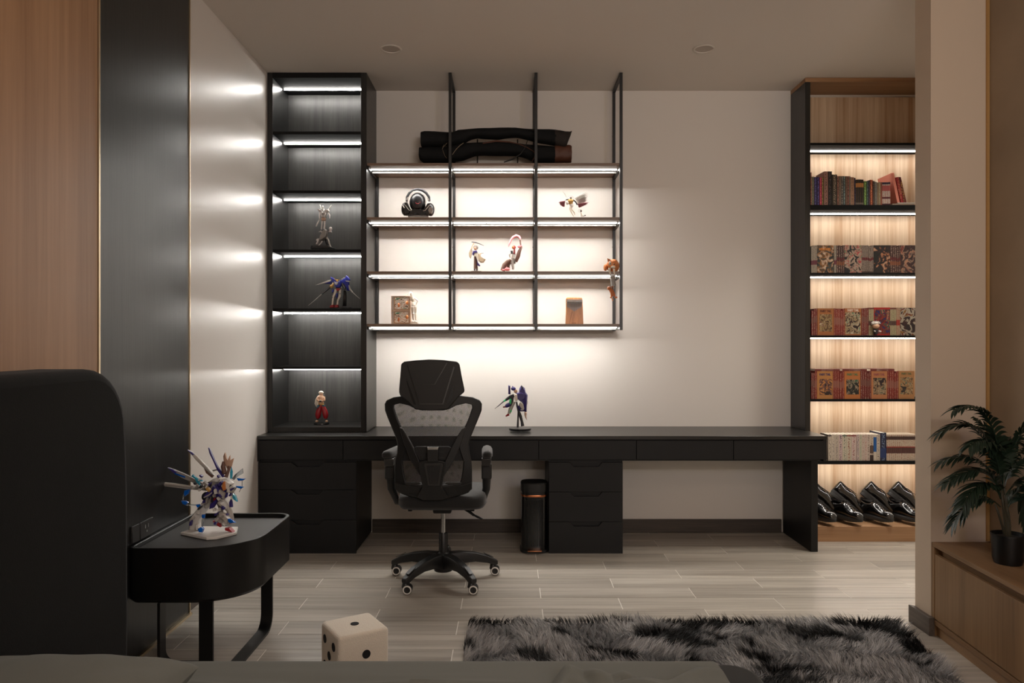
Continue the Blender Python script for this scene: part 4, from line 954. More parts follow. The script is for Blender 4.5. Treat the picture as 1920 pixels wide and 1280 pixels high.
# row 4
row(zE, 670, [
 ([(56, 86, 272), (87, 118, 272)], S_red2, 'low red comic volume at the left end of the fourth lit shelf', 'red comics, left end of fourth lit shelf'),
 ([(120, 158, 240)], S_red, 'red comic volume just left of the blue-titled cover', None),
 ([(438, 470, 240), (471, 511, 240), (512, 550, 240), (555, 597, 274), (599, 638, 240)], S_red, 'red comic volume between the blue-titled and green-titled covers', 'red comics before the green title'),
 ([(920, 955, 240), (956, 990, 240), (991, 1032, 240), (1036, 1072, 274), (1074, 1110, 240)], S_red2, 'red comic volume between the green-titled and purple-titled covers', 'red comics before the purple title'),
 ([(1392, 1428, 240), (1429, 1468, 240), (1469, 1510, 240), (1513, 1547, 274), (1549, 1588, 245)], S_red, 'red comic volume between the purple-titled cover and the last cover', 'red comics before the last cover')])
k1 = cover_mat('cover nine', C(168, 116, 66), cm((34, 24, 24), (60, 42, 40), (120, 84, 76), (96, 62, 52), (190, 120, 40), (150, 120, 90)), (.14, .96, .14, .72), 9.1, 5)
k2 = cover_mat('cover ten', C(170, 104, 56), cm((20, 24, 22), (28, 34, 32), (40, 40, 40), (110, 96, 80), (150, 130, 110), (60, 90, 70)), (.12, .92, .16, .70), 10.3, 5)
k3 = cover_mat('cover eleven', C(168, 110, 72), cm((30, 20, 26), (50, 36, 36), (150, 122, 92), (120, 104, 80), (170, 150, 124), (80, 80, 60)), (.12, .94, .16, .76), 11.9, 5)
k4 = cover_mat('cover twelve', C(158, 112, 70), cm((34, 34, 34), (70, 56, 46), (150, 112, 70), (120, 92, 64), (166, 146, 110), (60, 80, 70)), (.12, .90, .16, .78), 12.7, 5)
g = 'comics turned face out, fourth lit shelf'
faceout(u2(160), u2(436), zE+.0003, uz(241, 670), k1, S_red, 'orange framed comic cover with a dark blue title, fourth lit shelf', g, 'FAIRY TAIL', plain('navy print', C(44, 48, 92), .5), ty=.845, size=.0158)
faceout(u2(640), u2(917), zE+.0003, uz(241, 670), k2, S_red, 'orange framed comic cover with a green title, fourth lit shelf', g, 'FAIRY TAIL', plain('green print', C(38, 112, 76), .5), ty=.845, size=.0158)
faceout(u2(1112), u2(1390), zE+.0003, uz(241, 670), k3, S_red, 'orange framed comic cover with a muted purple title, fourth lit shelf', g, 'FAIRY TAIL', plain('mauve print', C(136, 70, 74), .5), ty=.845, size=.0158)
faceout(u2(1590), u2(1868), zE+.0003, uz(238, 670), k4, S_red, 'tan comic cover with small green lettering beside the partition, fourth lit shelf', g, 'FAIRY TAIL', plain('olive print', C(70, 92, 60), .5), ty=.87, size=.0145)
for a, b_, v0, lb in ((122, 560, 205, 'red comic lying flat on the row above the blue-titled cover'), (604, 1036, 203, 'red comic lying flat on the row above the green-titled cover'), (1096, 1518, 198, 'red comic lying flat on the row above the purple-titled cover')):
    z0 = uz(239.5, 670)+.0002; z1 = uz(v0, 670); x0, x1 = u2(a), u2(b_)
    t = thing('book', lb, 'book', ((x0+x1)/2, 5.0, z0), 'comics lying flat on the fourth lit shelf')
    MB().box(x0, x1, BKD, 5.07, z0, z0+.001).box(x0, x1, BKD, 5.07, z1-.001, z1).box(x0, x1, BKD, BKD+.001, z0+.001, z1-.001).build('cover', S_red2, t, smooth=0)
    MB().box(x0+.001, x1-.001, BKD+.0011, 5.068, z0+.0011, z1-.0011).build('page_block', M['page'], t, smooth=0)
# row 5: white books
ws = [(355, 414, 'broad white with a dark top mark'), (416, 474, 'white with fine grey lettering'), (476, 539, 'white with a bracket mark'), (541, 604, 'white with a second bracket mark'), (606, 680, 'wide white with a green grey top'), (682, 761, 'wide white with a red boxed mark'),
      (763, 846, 'widest white with a red boxed mark'), (852, 904, 'slim white right of the dark gap'), (905, 944, 'slim cream'), (946, 989, 'plain ivory'), (991, 1040, 'white with small red letters'), (1041, 1087, 'white with a dark dot')]
marks = [(70, 60, 60), (120, 110, 110), (90, 86, 90), (60, 56, 70), (90, 100, 90), (140, 80, 70), (130, 60, 60), (80, 90, 100), (90, 110, 110), (140, 110, 90), (150, 90, 80), (80, 70, 60)]
for i, (a, b_, d) in enumerate(ws):
    mt = spine_mat('white spine %d' % i, C(200-3*(i % 3), 190-4*(i % 4), 176-4*(i % 3)), C(*marks[i]), i % 2, [(.93, .98, C(*marks[i]))] if i in (0, 4, 5, 6) else [])
    book(u2(a), u2(b_), zF+.0003, uz(228, 790), mt, '%s book on the fifth lit shelf' % d, 'white books on the fifth lit shelf')
book(u2(1089), u2(1149), zF+.0003, uz(228, 790), spine_mat('spine white brown', C(196, 186, 172), C(120, 80, 70), 0, [(.0, .22, C(52, 38, 36)), (.28, .58, C(92, 74, 66))]), 'white and brown banded book on the fifth lit shelf', None)
book(u2(1151), u2(1204), zF+.0003, uz(228, 790), spine_mat('spine white blue', C(196, 186, 172), C(196, 186, 172), 0, [(.34, .90, C(24, 84, 150))]), 'white book with a bright blue bar on its spine', None)
book(u2(1206), u2(1266), zF+.0003, uz(228, 790), spine_mat('spine white plain', C(192, 182, 168), C(120, 110, 100), 1), 'plain white book against the tall navy book', None)
book(u2(1270), u2(1376), zF+.0003, uz(198, 790), spine_mat('spine navy', C(28, 32, 62), C(120, 140, 170), 0, [(.10, .45, C(30, 52, 100))]), 'tall thick navy blue book on the fifth lit shelf', None, .15)
S_vol = spine_mat('spine white volumes', C(192, 178, 160), C(130, 60, 50), 0, [(.80, .93, C(70, 50, 46)), (.28, .50, C(84, 54, 50)), (.50, .54, C(140, 50, 44))])
for k in range(15):
    a = 1378+k*36; book(u2(a), u2(a+35), zF+.0003, uz(228, 790), S_vol, '%s slim white comic volume to the right of the tall navy book' % ORDS[k], 'white comic volumes right of the navy book')
bl = thing('small_box', 'small pale box low behind the desk corner on the fifth lit shelf', 'box', (u2(265), 5.0, zF+.0003))
MB().box(u2(225), u2(350), 4.96, 5.06, zF+.0003, uz(652, 790)).build('box_body', plain('dusty pink card', C(150, 126, 116), .6), bl, bevel=.001)
MB().box(u2(225)-.0008, u2(350)+.0008, 4.9592, 5.0608, uz(668, 790), uz(650, 790)).build('lid', plain('dark card', C(60, 50, 46), .6), bl)

# ---------------------------------------------------------------- patent shoes
M['patent'] = plain('black patent leather', C(10, 8, 8), .2, spec=.7, coat=.6, bump=.25, bscale=35)
M['sole'] = plain('black rubber sole', C(46, 46, 46), .6)
M['lace'] = plain('black lace', C(34, 32, 32), .5)
def shoe_proto():
    """toe towards -Y, heel at the origin side (+Y); length .29"""
    t = thing('patent_shoe', 'x', 'shoe', (0, 0, 0), 'black patent lace-up shoes')
    N_ = 20
    def outl(z, ins, toe=0):
        o = []
        for k in range(28):
            a = 2*PI*k/28; c, s = math.cos(a), math.sin(a)
            y = -.145*s*(1-ins/.15); wdt = .040+.008*max(0, s)-.004*max(0, -s)
            if abs(s) < .35: wdt -= .003*(1-abs(s)/.35)
            o.append((c*(wdt-ins)*(1-.10*max(0, s)**6), y+(-.0), z+toe*max(0, s)**3))
        return o
    MB().loft([outl(0, .004, .010), outl(.004, 0, .010), outl(.022, 0, .006), outl(.026, .003, .006)]).build('sole', M['sole'], t, smooth=50)
    MB().loft([[(x, y, z-.0) for x, y, z in outl(.0, .002) if True]]*1+[outl(.001, .001)]).build if False else None
    # heel block
    hp = [(.036*math.cos(PI*k/12), .062+.078*math.sin(PI*k/12)) for k in range(13)]
    MB().zprism(hp, -.020, .004).build('heel', M['sole'], t, bevel=.002)
    # upper: sections along the length
    rings = []
    for y, hw, z0, z1, flat in ((-.141, .012, .024, .034, 0), (-.134, .026, .022, .050, 0), (-.115, .035, .022, .062, 0), (-.085, .039, .022, .066, 0), (-.055, .0385, .022, .074, 0), (-.025, .036, .022, .088, 0), (.000, .034, .022, .101, 0), (.022, .033, .022, .106, .3),
                                (.050, .033, .022, .096, .8), (.080, .034, .022, .092, .9), (.110, .033, .022, .098, .9), (.132, .025, .022, .104, .9), (.143, .012, .024, .103, .9)):
        ring = []
        for k in range(16):
            a = 2*PI*k/16; c, s = math.cos(a), math.sin(a); e = .75
            ring.append((hw*math.copysign(abs(c)**e, c)*(1-.25*max(0, s)), y, (z0+z1)/2+(z1-z0)/2*math.copysign(abs(s)**e, s)))
        rings.append(ring)
    up = MB().loft(rings).build('upper', M['patent'], t, smooth=70)
    MB().tube([(.019*math.cos(2*PI*k/20), .078+.060*math.sin(2*PI*k/20), .101+.006*abs(math.sin(2*PI*k/20))+(.004 if k > 10 else 0)) for k in range(21)], .0035, 6).build('collar', M['lace'], t)
    MB().ell((0, .078, .0985), (.018, .058, .003), 16, 6).build('lining', M['bpx'], t)
    MB().tube([(x, y, z) for x, y, z in ((-.034, -.078, .050), (-.020, -.086, .070), (0, -.090, .073), (.020, -.086, .070), (.034, -.078, .050))], .0022, 6).build('toe_cap_seam', M['patent'], t)
    for k in range(5):
        y = -.052+k*.015; z = .0795+k*.0066
        MB().tube([(-.019, y, z-.006), (-.008, y-.002, z+.002), (.008, y+.004, z+.003), (.019, y+.002, z-.005)], .0017, 5).build('lace', M['lace'], t)
    MB().tube([(0, .012, .110), (.016, .004, .114), (.026, -.010, .100), (.033, -.020, .078)], .0014, 5).tube([(0, .012, .110), (-.014, .0, .113), (-.022, -.014, .100)], .0014, 5).build('lace_end', M['lace'], t, kind=None)
    return t
proto = shoe_proto()
def copy_tree(o, parent=None):
    c = o.copy(); COL.objects.link(c); c.parent = parent
    for ch in list(o.children): copy_tree(ch, c)
    return c
zS = .1003
def rotm(*rs):
    q = Matrix.Identity(3)
    for ax, dg in rs: q = Matrix.Rotation(math.radians(dg), 3, ax) @ q
    return q
used = [False]
def shoe(label, px_, D, z, R):
    o = proto if not used[0] else copy_tree(proto); used[0] = True
    o['label'] = label; o.location = (px_, D, z); o.rotation_euler = R.to_euler(); o.scale = (.97, .93, 1.14) if label.startswith('flat') else (.90, .95, .88); return o
names = ['the desk leg', 'second pair', 'third pair', 'the partition']
for i, (uf, ut, up_) in enumerate(((1541, 1553, 0), (1590, 1592, 0), (1646, 1648, 0), (1701, 1704, 0))):
    xf = X(uf, 5.03); k = ('first pair, beside the desk leg', 'second pair from the left', 'third pair from the left', 'last pair, beside the partition')[i]
    shoe('flat black patent shoe, toe forward, %s' % k, xf-.004, 5.045, zS+.0228, rotm(('Z', 22)))
    R = rotm(('Z', 90), ('Y', 41), ('Z', -6))
    shoe('black patent shoe leaning heel-up, %s' % k, xf+.040+(0, 0, .01, 0)[i], 5.145, zS+.103, R)

# ---------------------------------------------------------------- two long bags lying on the top board
M['bag'] = plain('black canvas', C(17, 18, 19), .8, spec=.25, bump=.6, bscale=60, vary=.2, vscale=30)
M['bag2'] = plain('black brown suede', C(34, 27, 23), .8, bump=.5, bscale=120)
M['bag3'] = plain('russet leather', C(86, 50, 34), .6, bump=.3, bscale=90, vary=.2, vscale=30)
M['cord'] = plain('pale cord', C(140, 124, 104), .7)
def bagloft(tops, bots, D, th, nm, mat, parent, steps=40):
    """soft bag from its upper and lower outline (px), oval in section with small creases"""
    xs_ = [p[0] for p in tops]; x0, x1 = xs_[0], xs_[-1]; rings = []; r = random.Random(len(nm)+int(x0))
    for k in range(steps+1):
        x = x0+(x1-x0)*k/steps
        yt = np.interp(x, xs_, [p[1] for p in tops]); yb = np.interp(x, [p[0] for p in bots], [p[1] for p in bots])
        ring = []; hz = (yb-yt)*D/F/2; c = P(x, (yt+yb)/2, D)
        for q in range(18):
            a = 2*PI*q/18; e = .8; cr = 1+.05*math.sin(a*5+k*.9)+.03*r.uniform(-1, 1)
            ring.append(c+Vector((r.uniform(-.001, .001), th*math.copysign(abs(math.cos(a))**e, math.cos(a))*cr, hz*math.copysign(abs(math.sin(a))**e, math.sin(a)))))
        rings.append(ring)
    return MB().loft(rings).build(nm, mat, parent, smooth=75)
zb = levels[0]
t = thing('long_bag', 'upper long black fabric bag with dark suede end on top of the shelf unit', 'bag', (X(930, 4.99), 4.99, zb+.085), 'long bags on the top shelf board')
bagloft([(790, 248), (798, 246), (838, 248.5), (850, 249), (858, 244.5), (890, 242), (935, 240.5), (966, 240.5), (990, 243), (1030, 243), (1042, 244)],
        [(788, 275), (820, 274.5), (850, 273), (870, 269), (882, 261), (895, 258), (903, 259.5), (935, 261), (950, 258.5), (970, 257), (990, 262), (1012, 268), (1030, 271), (1040, 273)], 4.985, .052, 'bag_body', M['bag'], t)
bagloft([(1040, 243.8), (1050, 245), (1071, 249)], [(1035, 272.5), (1050, 277), (1060, 279.5), (1071, 250)], 4.985, .054, 'bag_end', M['bag2'], t, 14)
t = thing('long_bag', 'lower long black fabric bag with a russet leather end on top of the shelf unit', 'bag', (X(930, 5.01), 4.99, zb), 'long bags on the top shelf board')
bagloft([(787, 277), (800, 276), (840, 276), (850, 273), (872, 268.5), (905, 268), (930, 265), (960, 267), (985, 272), (1000, 272), (1040, 275)],
        [(787, 300), (792, 304.6), (840, 304.6), (868, 301), (890, 292), (905, 291), (930, 292), (968, 292), (980, 294.5), (992, 299), (1000, 304.4), (1041, 304.6)], 5.0, .056, 'bag_body', M['bag'], t)
bagloft([(1040, 273), (1068, 272), (1071, 274)], [(1040, 304.7), (1066, 304.7), (1070, 304.5)], 5.0, .055, 'bag_end', M['bag3'], t, 12)
MB().tube([P(905, 268.5, 4.95), P(930, 264.5, 4.95), P(955, 266, 4.95), P(972, 269.5, 4.95), P(988, 276, 4.94), P(1001, 284, 4.935), P(1004, 292, 4.935), P(998, 302, 4.935)], [.004, .006, .005, .003, .003, .003, .003, .003], 7).build('carry_strap', M['bag3'], t)
MB().tube([P(989, 263, 4.93), P(985, 276, 4.93), P(976, 289, 4.93), P(960, 299, 4.93), P(945, 304, 4.93)], [.002, .003, .004, .005, .004], 7).build('drawstring', M['bpx'], t)
MB().tube([P(848, 290, 4.94), P(855, 280, 4.93), P(862, 273, 4.93), P(869, 268, 4.935)], .0022, 6).build('cord', M['cord'], t)
MB().tube([P(829, 280, 4.93), P(833, 271, 4.928), P(830, 276, 4.928), P(834, 273, 4.928), P(838, 268, 4.928)], .0016, 5).tube([P(830, 281, 4.93), P(834, 292, 4.93), P(838, 297, 4.93)], .001, 5).build('cord_knot', M['cord'], t)
t = thing('bag_rack', 'thin black steel display rack carrying the two long bags', 'rack', (X(932, 5.06), 5.03, zb+.0005))
for x in (895, 970.5):
    MB().tube([(X(x, 5.06), 5.075, zb+.003), (X(x, 5.06), 5.075, zb+.215)], .0045, 8).build('rack_post', M['frame_metal'], t)
    MB().tube([(X(x, 5.06), 5.075, zb+.004), (X(x, 5.06), 4.93, zb+.004)], .0035, 8).build('rack_foot', M['frame_metal'], t)
MB().tube([(X(895, 5.06), 5.075, zb+.004), (X(970.5, 5.06), 5.075, zb+.004)], .0035, 8).build('rack_bar', M['frame_metal'], t)

# ---------------------------------------------------------------- figure builder: shapes typed in the coordinates of a close-up view
def fig(name, label, cat, D, org, sc, base, parts, group=None):
    """org/sc: close-up origin and scale; base: (u, v) of the base point; parts: (name, material, primitives)"""
    q = lambda u, v: (org[0]+u/sc, org[1]+v/sc)
    b = P(*q(*base), D); t = thing(name, label, cat, b, group); px = D/F/sc
    def w3(p): x, y = q(p[0], p[1]); return P(x, y, D)+Vector((0, p[2] if len(p) > 2 else 0, 0))
    for pn, mt, prims in parts:
        mb = MB(); bev = 0
        for pr in prims:
            k = pr[0]
            if k == 'p':                                             # plate: outline, depth offset, thickness
                d, th = (pr[2], pr[3]) if len(pr) > 3 else (0, pr[2] if len(pr) > 2 else .008)
                a = [w3(p) for p in pr[1]]; c = sum(a, Vector())/len(a)
                i_ = [v+(c-v)*.18 for v in a]
                fr_ = [v+Vector((0, d-th*.5, 0)) for v in i_]; m1 = [v+Vector((0, d-th*.2, 0)) for v in a]; m2 = [v+Vector((0, d+th*.3, 0)) for v in a]; bk = [v+Vector((0, d+th*.5, 0)) for v in i_]
                mb.loft([fr_, m1, m2, bk])
            elif k == 't': mb.tube([w3(p) for p in pr[1]], [r*px for r in pr[2]] if isinstance(pr[2], (list, tuple)) else pr[2]*px, pr[3] if len(pr) > 3 else 8, up=(0, 1, 0.01))
            elif k == 'e': mb.ell(w3(pr[1]), [r*px for r in pr[2]], 14, 9)
            elif k == 'b':
                c = w3(pr[1]); h = [r*px for r in pr[2]]; mb.box(c.x-h[0], c.x+h[0], c.y-h[1], c.y+h[1], c.z-h[2], c.z+h[2])
            elif k == 'l': c = w3(pr[1]); mb.lathe([(r*px, h*px) for r, h in pr[2]], c, 20)
        mb.build(pn, M[mt] if mt in M else mt, t, smooth=50)
    return t
for n_, c_, r_2 in (('f_white', (214, 210, 204), .35), ('f_grey', (142, 136, 130), .4), ('f_lgrey', (176, 170, 162), .4), ('f_dark', (44, 44, 48), .4), ('f_blue', (34, 44, 150), .35), ('f_violet', (52, 42, 110), .4), ('f_red', (150, 26, 34), .4), ('f_green', (24, 190, 110), .4),
                   ('f_gold', (190, 150, 80), .4), ('f_skin', (212, 170, 140), .5), ('f_pink', (226, 130, 134), .45), ('f_plum', (128, 66, 76), .5), ('f_brown', (104, 74, 62), .55), ('f_tan', (176, 158, 132), .6), ('f_cream', (226, 216, 200), .45), ('f_orange', (206, 128, 72), .5),
                   ('f_orange2', (176, 96, 44), .5), ('f_hair', (110, 98, 92), .5), ('f_teal', (40, 90, 110), .5), ('f_flame', (196, 160, 136), .45), ('f_black', (16, 16, 17), .3), ('f_silver', (212, 204, 200), .3)):
    M[n_] = plain(n_[2:]+' figure plastic', C(*c_), r_2, metal=0)
M['f_glow'] = plain('clear blue plastic', C(20, 110, 220), .12, trans=.35); M['f_cyan'] = plain('clear cyan plastic', C(70, 180, 210), .12, trans=.4); M['f_clear'] = plain('clear plastic', C(225, 235, 240), .08, trans=.8)

# silver toy robot above a crouching beast, tower shelf
q_ = 'toy robots'
fig('robot_model', 'small silver toy robot above a crouching silver beast on the tower shelf', 'figurine', 5.045, (570, 370), 11.64, (430, 1122), [
 ('display_base', 'f_black', [('p', [(170, 1058), (560, 1058), (690, 1122), (150, 1122)], .07)]),
 ('antenna', 'f_white', [('t', [(345, 160), (372, 250)], [7, 10], 6)]), ('antenna', 'f_white', [('t', [(597, 165), (530, 280)], [9, 11], 6)]),
 ('head', 'f_white', [('e', (412, 215), (18, 20, 34)), ('p', [(395, 250), (440, 250), (430, 300), (405, 300)], .02)]),
 ('shoulder', 'f_silver', [('p', [(295, 262), (345, 262), (400, 300), (400, 335), (350, 325), (318, 300)], .03)]), ('shoulder', 'f_silver', [('p', [(545, 270), (500, 265), (450, 295), (450, 335), (510, 325), (548, 300)], .03)]),
 ('torso', 'f_silver', [('p', [(365, 320), (500, 320), (485, 400), (455, 440), (395, 440), (375, 400)], .035)]), ('chest_plate', 'f_grey', [('p', [(405, 350), (455, 350), (450, 400), (410, 400)], -.018, .01)]),
 ('waist', 'f_flame', [('p', [(385, 445), (435, 440), (480, 450), (465, 515), (385, 515)], .03)]),
 ('arm', 'f_silver', [('t', [(350, 330), (340, 400), (345, 470)], [20, 18, 14], 7)]), ('arm', 'f_silver', [('t', [(520, 330), (560, 390), (562, 460)], [18, 15, 9], 7)]),
 ('sword', 'f_white', [('t', [(345, 480), (300, 560), (265, 635)], [12, 17, 11], 6)]), ('tail_cable', 'f_dark', [('t', [(510, 500), (528, 540), (543, 580)], [5, 4, 8], 6)]),
 ('leg', 'f_silver', [('t', [(395, 510), (388, 600), (380, 700)], [22, 18, 20], 7)]), ('leg', 'f_silver', [('t', [(455, 510), (450, 600), (440, 690)], [22, 18, 20], 7)]),
 ('beast_body', 'f_grey', [('p', [(430, 720), (470, 690), (515, 720), (510, 800), (500, 880), (420, 930), (370, 960), (340, 940), (360, 850), (400, 780)], .06)]),
 ('beast_head', 'f_silver', [('e', (580, 685), (38, 34, 46)), ('p', [(560, 720), (600, 730), (605, 765), (540, 765)], .03)]), ('beast_horn', 'f_silver', [('t', [(405, 770), (370, 735), (320, 755)], [22, 18, 5], 7)]),
 ('beast_paw', 'f_silver', [('p', [(340, 890), (350, 930), (300, 1045), (265, 1045), (300, 960), (275, 940), (290, 905)], .04)]), ('beast_paw', 'f_silver', [('t', [(400, 950), (360, 1010), (320, 1045)], [16, 12, 9], 7)]),
 ('beast_leg', 'f_lgrey', [('t', [(480, 860), (530, 940), (560, 1020), (585, 1105)], [28, 24, 18, 24], 8)]), ('beast_haunch', 'f_dark', [('e', (500, 960), (38, 34, 70))])], q_)
# blue winged robot, tower shelf
fig('robot_model', 'small blue and white toy robot with two long swords on the tower shelf', 'figurine', 5.045, (570, 500), 14.22, (880, 1092), [
 ('torso', 'f_blue', [('p', [(820, 400), (1000, 400), (1010, 480), (960, 560), (860, 560), (810, 480)], .04)]), ('chest_plate', 'f_white', [('p', [(820, 390), (880, 430), (940, 390), (920, 470), (880, 500), (850, 470)], -.022, .012)]),
 ('head', 'f_gold', [('e', (885, 385), (36, 30, 48)), ('p', [(790, 300), (880, 350), (960, 330), (900, 370), (850, 370)], .01)]),
 ('waist', 'f_red', [('p', [(860, 570), (990, 570), (960, 620), (900, 660), (870, 620)], .03)]),
 ('wing', 'f_blue', [('p', [(705, 265), (780, 300), (860, 380), (830, 430), (740, 400), (700, 450), (520, 450), (640, 400), (760, 370), (710, 300)], .012, .02)]), ('wing', 'f_blue', [('p', [(940, 370), (1090, 290), (1115, 225), (1150, 240), (1225, 340), (1180, 360), (1200, 480), (1210, 640), (1140, 620), (1080, 480), (1000, 460)], .012, .02)]),
 ('wing_blade', 'f_white', [('p', [(320, 490), (480, 430), (640, 370), (740, 350), (700, 400), (560, 440), (400, 480)], -.01, .01)]), ('wing_blade', 'f_white', [('p', [(1110, 370), (1180, 370), (1240, 390), (1220, 412), (1130, 395)], -.01, .01)]), ('wing_edge', 'f_white', [('p', [(990, 330), (1080, 285), (1090, 300), (1020, 350)], -.01, .01)]),
 ('arm', 'f_gold', [('e', (735, 520), (52, 40, 44)), ('t', [(800, 440), (735, 520)], [30, 34], 7)]), ('arm', 'f_dark', [('t', [(1010, 440), (1080, 560), (1060, 620)], [34, 34, 26], 7)]),
 ('sword_handle', 'f_dark', [('t', [(690, 550), (580, 650), (470, 730)], [22, 22, 16], 6)]), ('sword_blade', 'f_lgrey', [('t', [(470, 730), (300, 880), (110, 1035)], [10, 9, 3], 4)]),
 ('sword_blade', 'f_lgrey', [('t', [(1200, 490), (1220, 590), (1290, 680)], [16, 26, 22], 6), ('t', [(1290, 680), (1390, 770), (1490, 850)], [14, 9, 4], 4)]),
 ('leg', 'f_cream', [('t', [(850, 600), (830, 690), (780, 800), (760, 960), (755, 1020)], [36, 36, 32, 24, 26], 8)]), ('leg', 'f_cream', [('t', [(960, 600), (960, 690), (950, 790), (900, 900), (890, 1010)], [34, 34, 36, 26, 26], 8)]),
 ('knee_guard', 'f_dark', [('e', (965, 720), (16, 40, 34))]), ('knee_guard', 'f_dark', [('e', (765, 820), (14, 36, 30))]), ('skirt_plate', 'f_blue', [('p', [(870, 700), (905, 700), (880, 830), (860, 830)], 0, .03)]), ('shin_guard', 'f_blue', [('p', [(735, 600), (790, 590), (780, 660), (725, 690)], .02, .02)]),
 ('foot', 'f_red', [('p', [(700, 1070), (730, 1020), (810, 1010), (820, 1092), (700, 1092)], .05)]), ('foot', 'f_red', [('p', [(850, 1015), (920, 1010), (930, 1092), (840, 1092)], .05)]),
 ('stand_post', 'f_black', [('p', [(1030, 620), (1100, 640), (1110, 1040), (1010, 1040)], .03, .02)]), ('stand_base', 'f_black', [('b', (1090, 1085, .02), (140, 120, 8))])], q_)
# bare-chested figure in red trousers
fig('figurine', 'figurine with crossed arms, red baggy trousers and cream cape, tower bottom shelf', 'figurine', 5.02, (570, 720), 14.22, (470, 1083), [
 ('base', 'f_black', [('l', (470, 1083), [(1, 0), (198, 0), (202, 10), (202, 50), (192, 62), (1, 62)])]),
 ('foot', 'f_skin', [('e', (350, 985, -.005), (40, 70, 30))]), ('foot', 'f_skin', [('e', (605, 985, -.005), (38, 70, 30))]),
 ('trouser_leg', 'f_red', [('t', [(440, 590), (400, 700), (378, 800), (370, 880), (365, 915)], [50, 72, 78, 62, 36], 12)]), ('trouser_leg', 'f_red', [('t', [(500, 590), (545, 700), (575, 800), (578, 880), (575, 915)], [50, 72, 78, 62, 36], 12)]),
 ('ankle_band', 'f_black', [('t', [(362, 905), (358, 940)], [30, 26], 10), ]), ('ankle_band', 'f_black', [('t', [(577, 905), (582, 940)], [30, 26], 10)]),
 ('hip_sash', 'f_teal', [('p', [(365, 550), (420, 545), (425, 590), (370, 640), (350, 630)], 0, .03)]), ('hip_sash', 'f_teal', [('p', [(500, 548), (545, 550), (550, 600), (505, 590)], 0, .03)]), ('front_sash', 'f_red', [('p', [(440, 540), (490, 540), (485, 640), (440, 640)], -.012, .008)]),
 ('torso', 'f_skin', [('t', [(455, 545), (452, 480), (458, 400), (455, 330), (460, 290)], [72, 74, 88, 86, 34], 12)]), ('belt', 'f_gold', [('t', [(455, 545), (455, 510)], [78, 78], 12)]),
 ('arm', 'f_skin', [('t', [(385, 345), (368, 410, -.012), (430, 440, -.026), (500, 430, -.028)], [36, 32, 28, 22], 9)]), ('arm', 'f_skin', [('t', [(530, 345), (552, 420, -.012), (500, 450, -.024), (430, 430, -.026)], [36, 34, 28, 22], 9)]), ('wrist_wrap', 'f_dark', [('t', [(440, 440, -.028), (500, 440, -.028)], [30, 28], 9)]),
 ('head', 'f_skin', [('e', (458, 262), (46, 48, 58))]), ('hair', 'f_cream', [('e', (455, 220), (62, 58, 42)), ('e', (410, 230), (20, 30, 30)), ('e', (502, 228), (20, 30, 28))]), ('collar_hair', 'f_hair', [('e', (455, 290, .012), (70, 30, 34))]),
 ('cape', 'f_cream', [('p', [(395, 270), (370, 310), (350, 380), (362, 470), (345, 560), (325, 650), (285, 600), (250, 530), (270, 430), (320, 340)], .03, .02)])], 'character figurines')
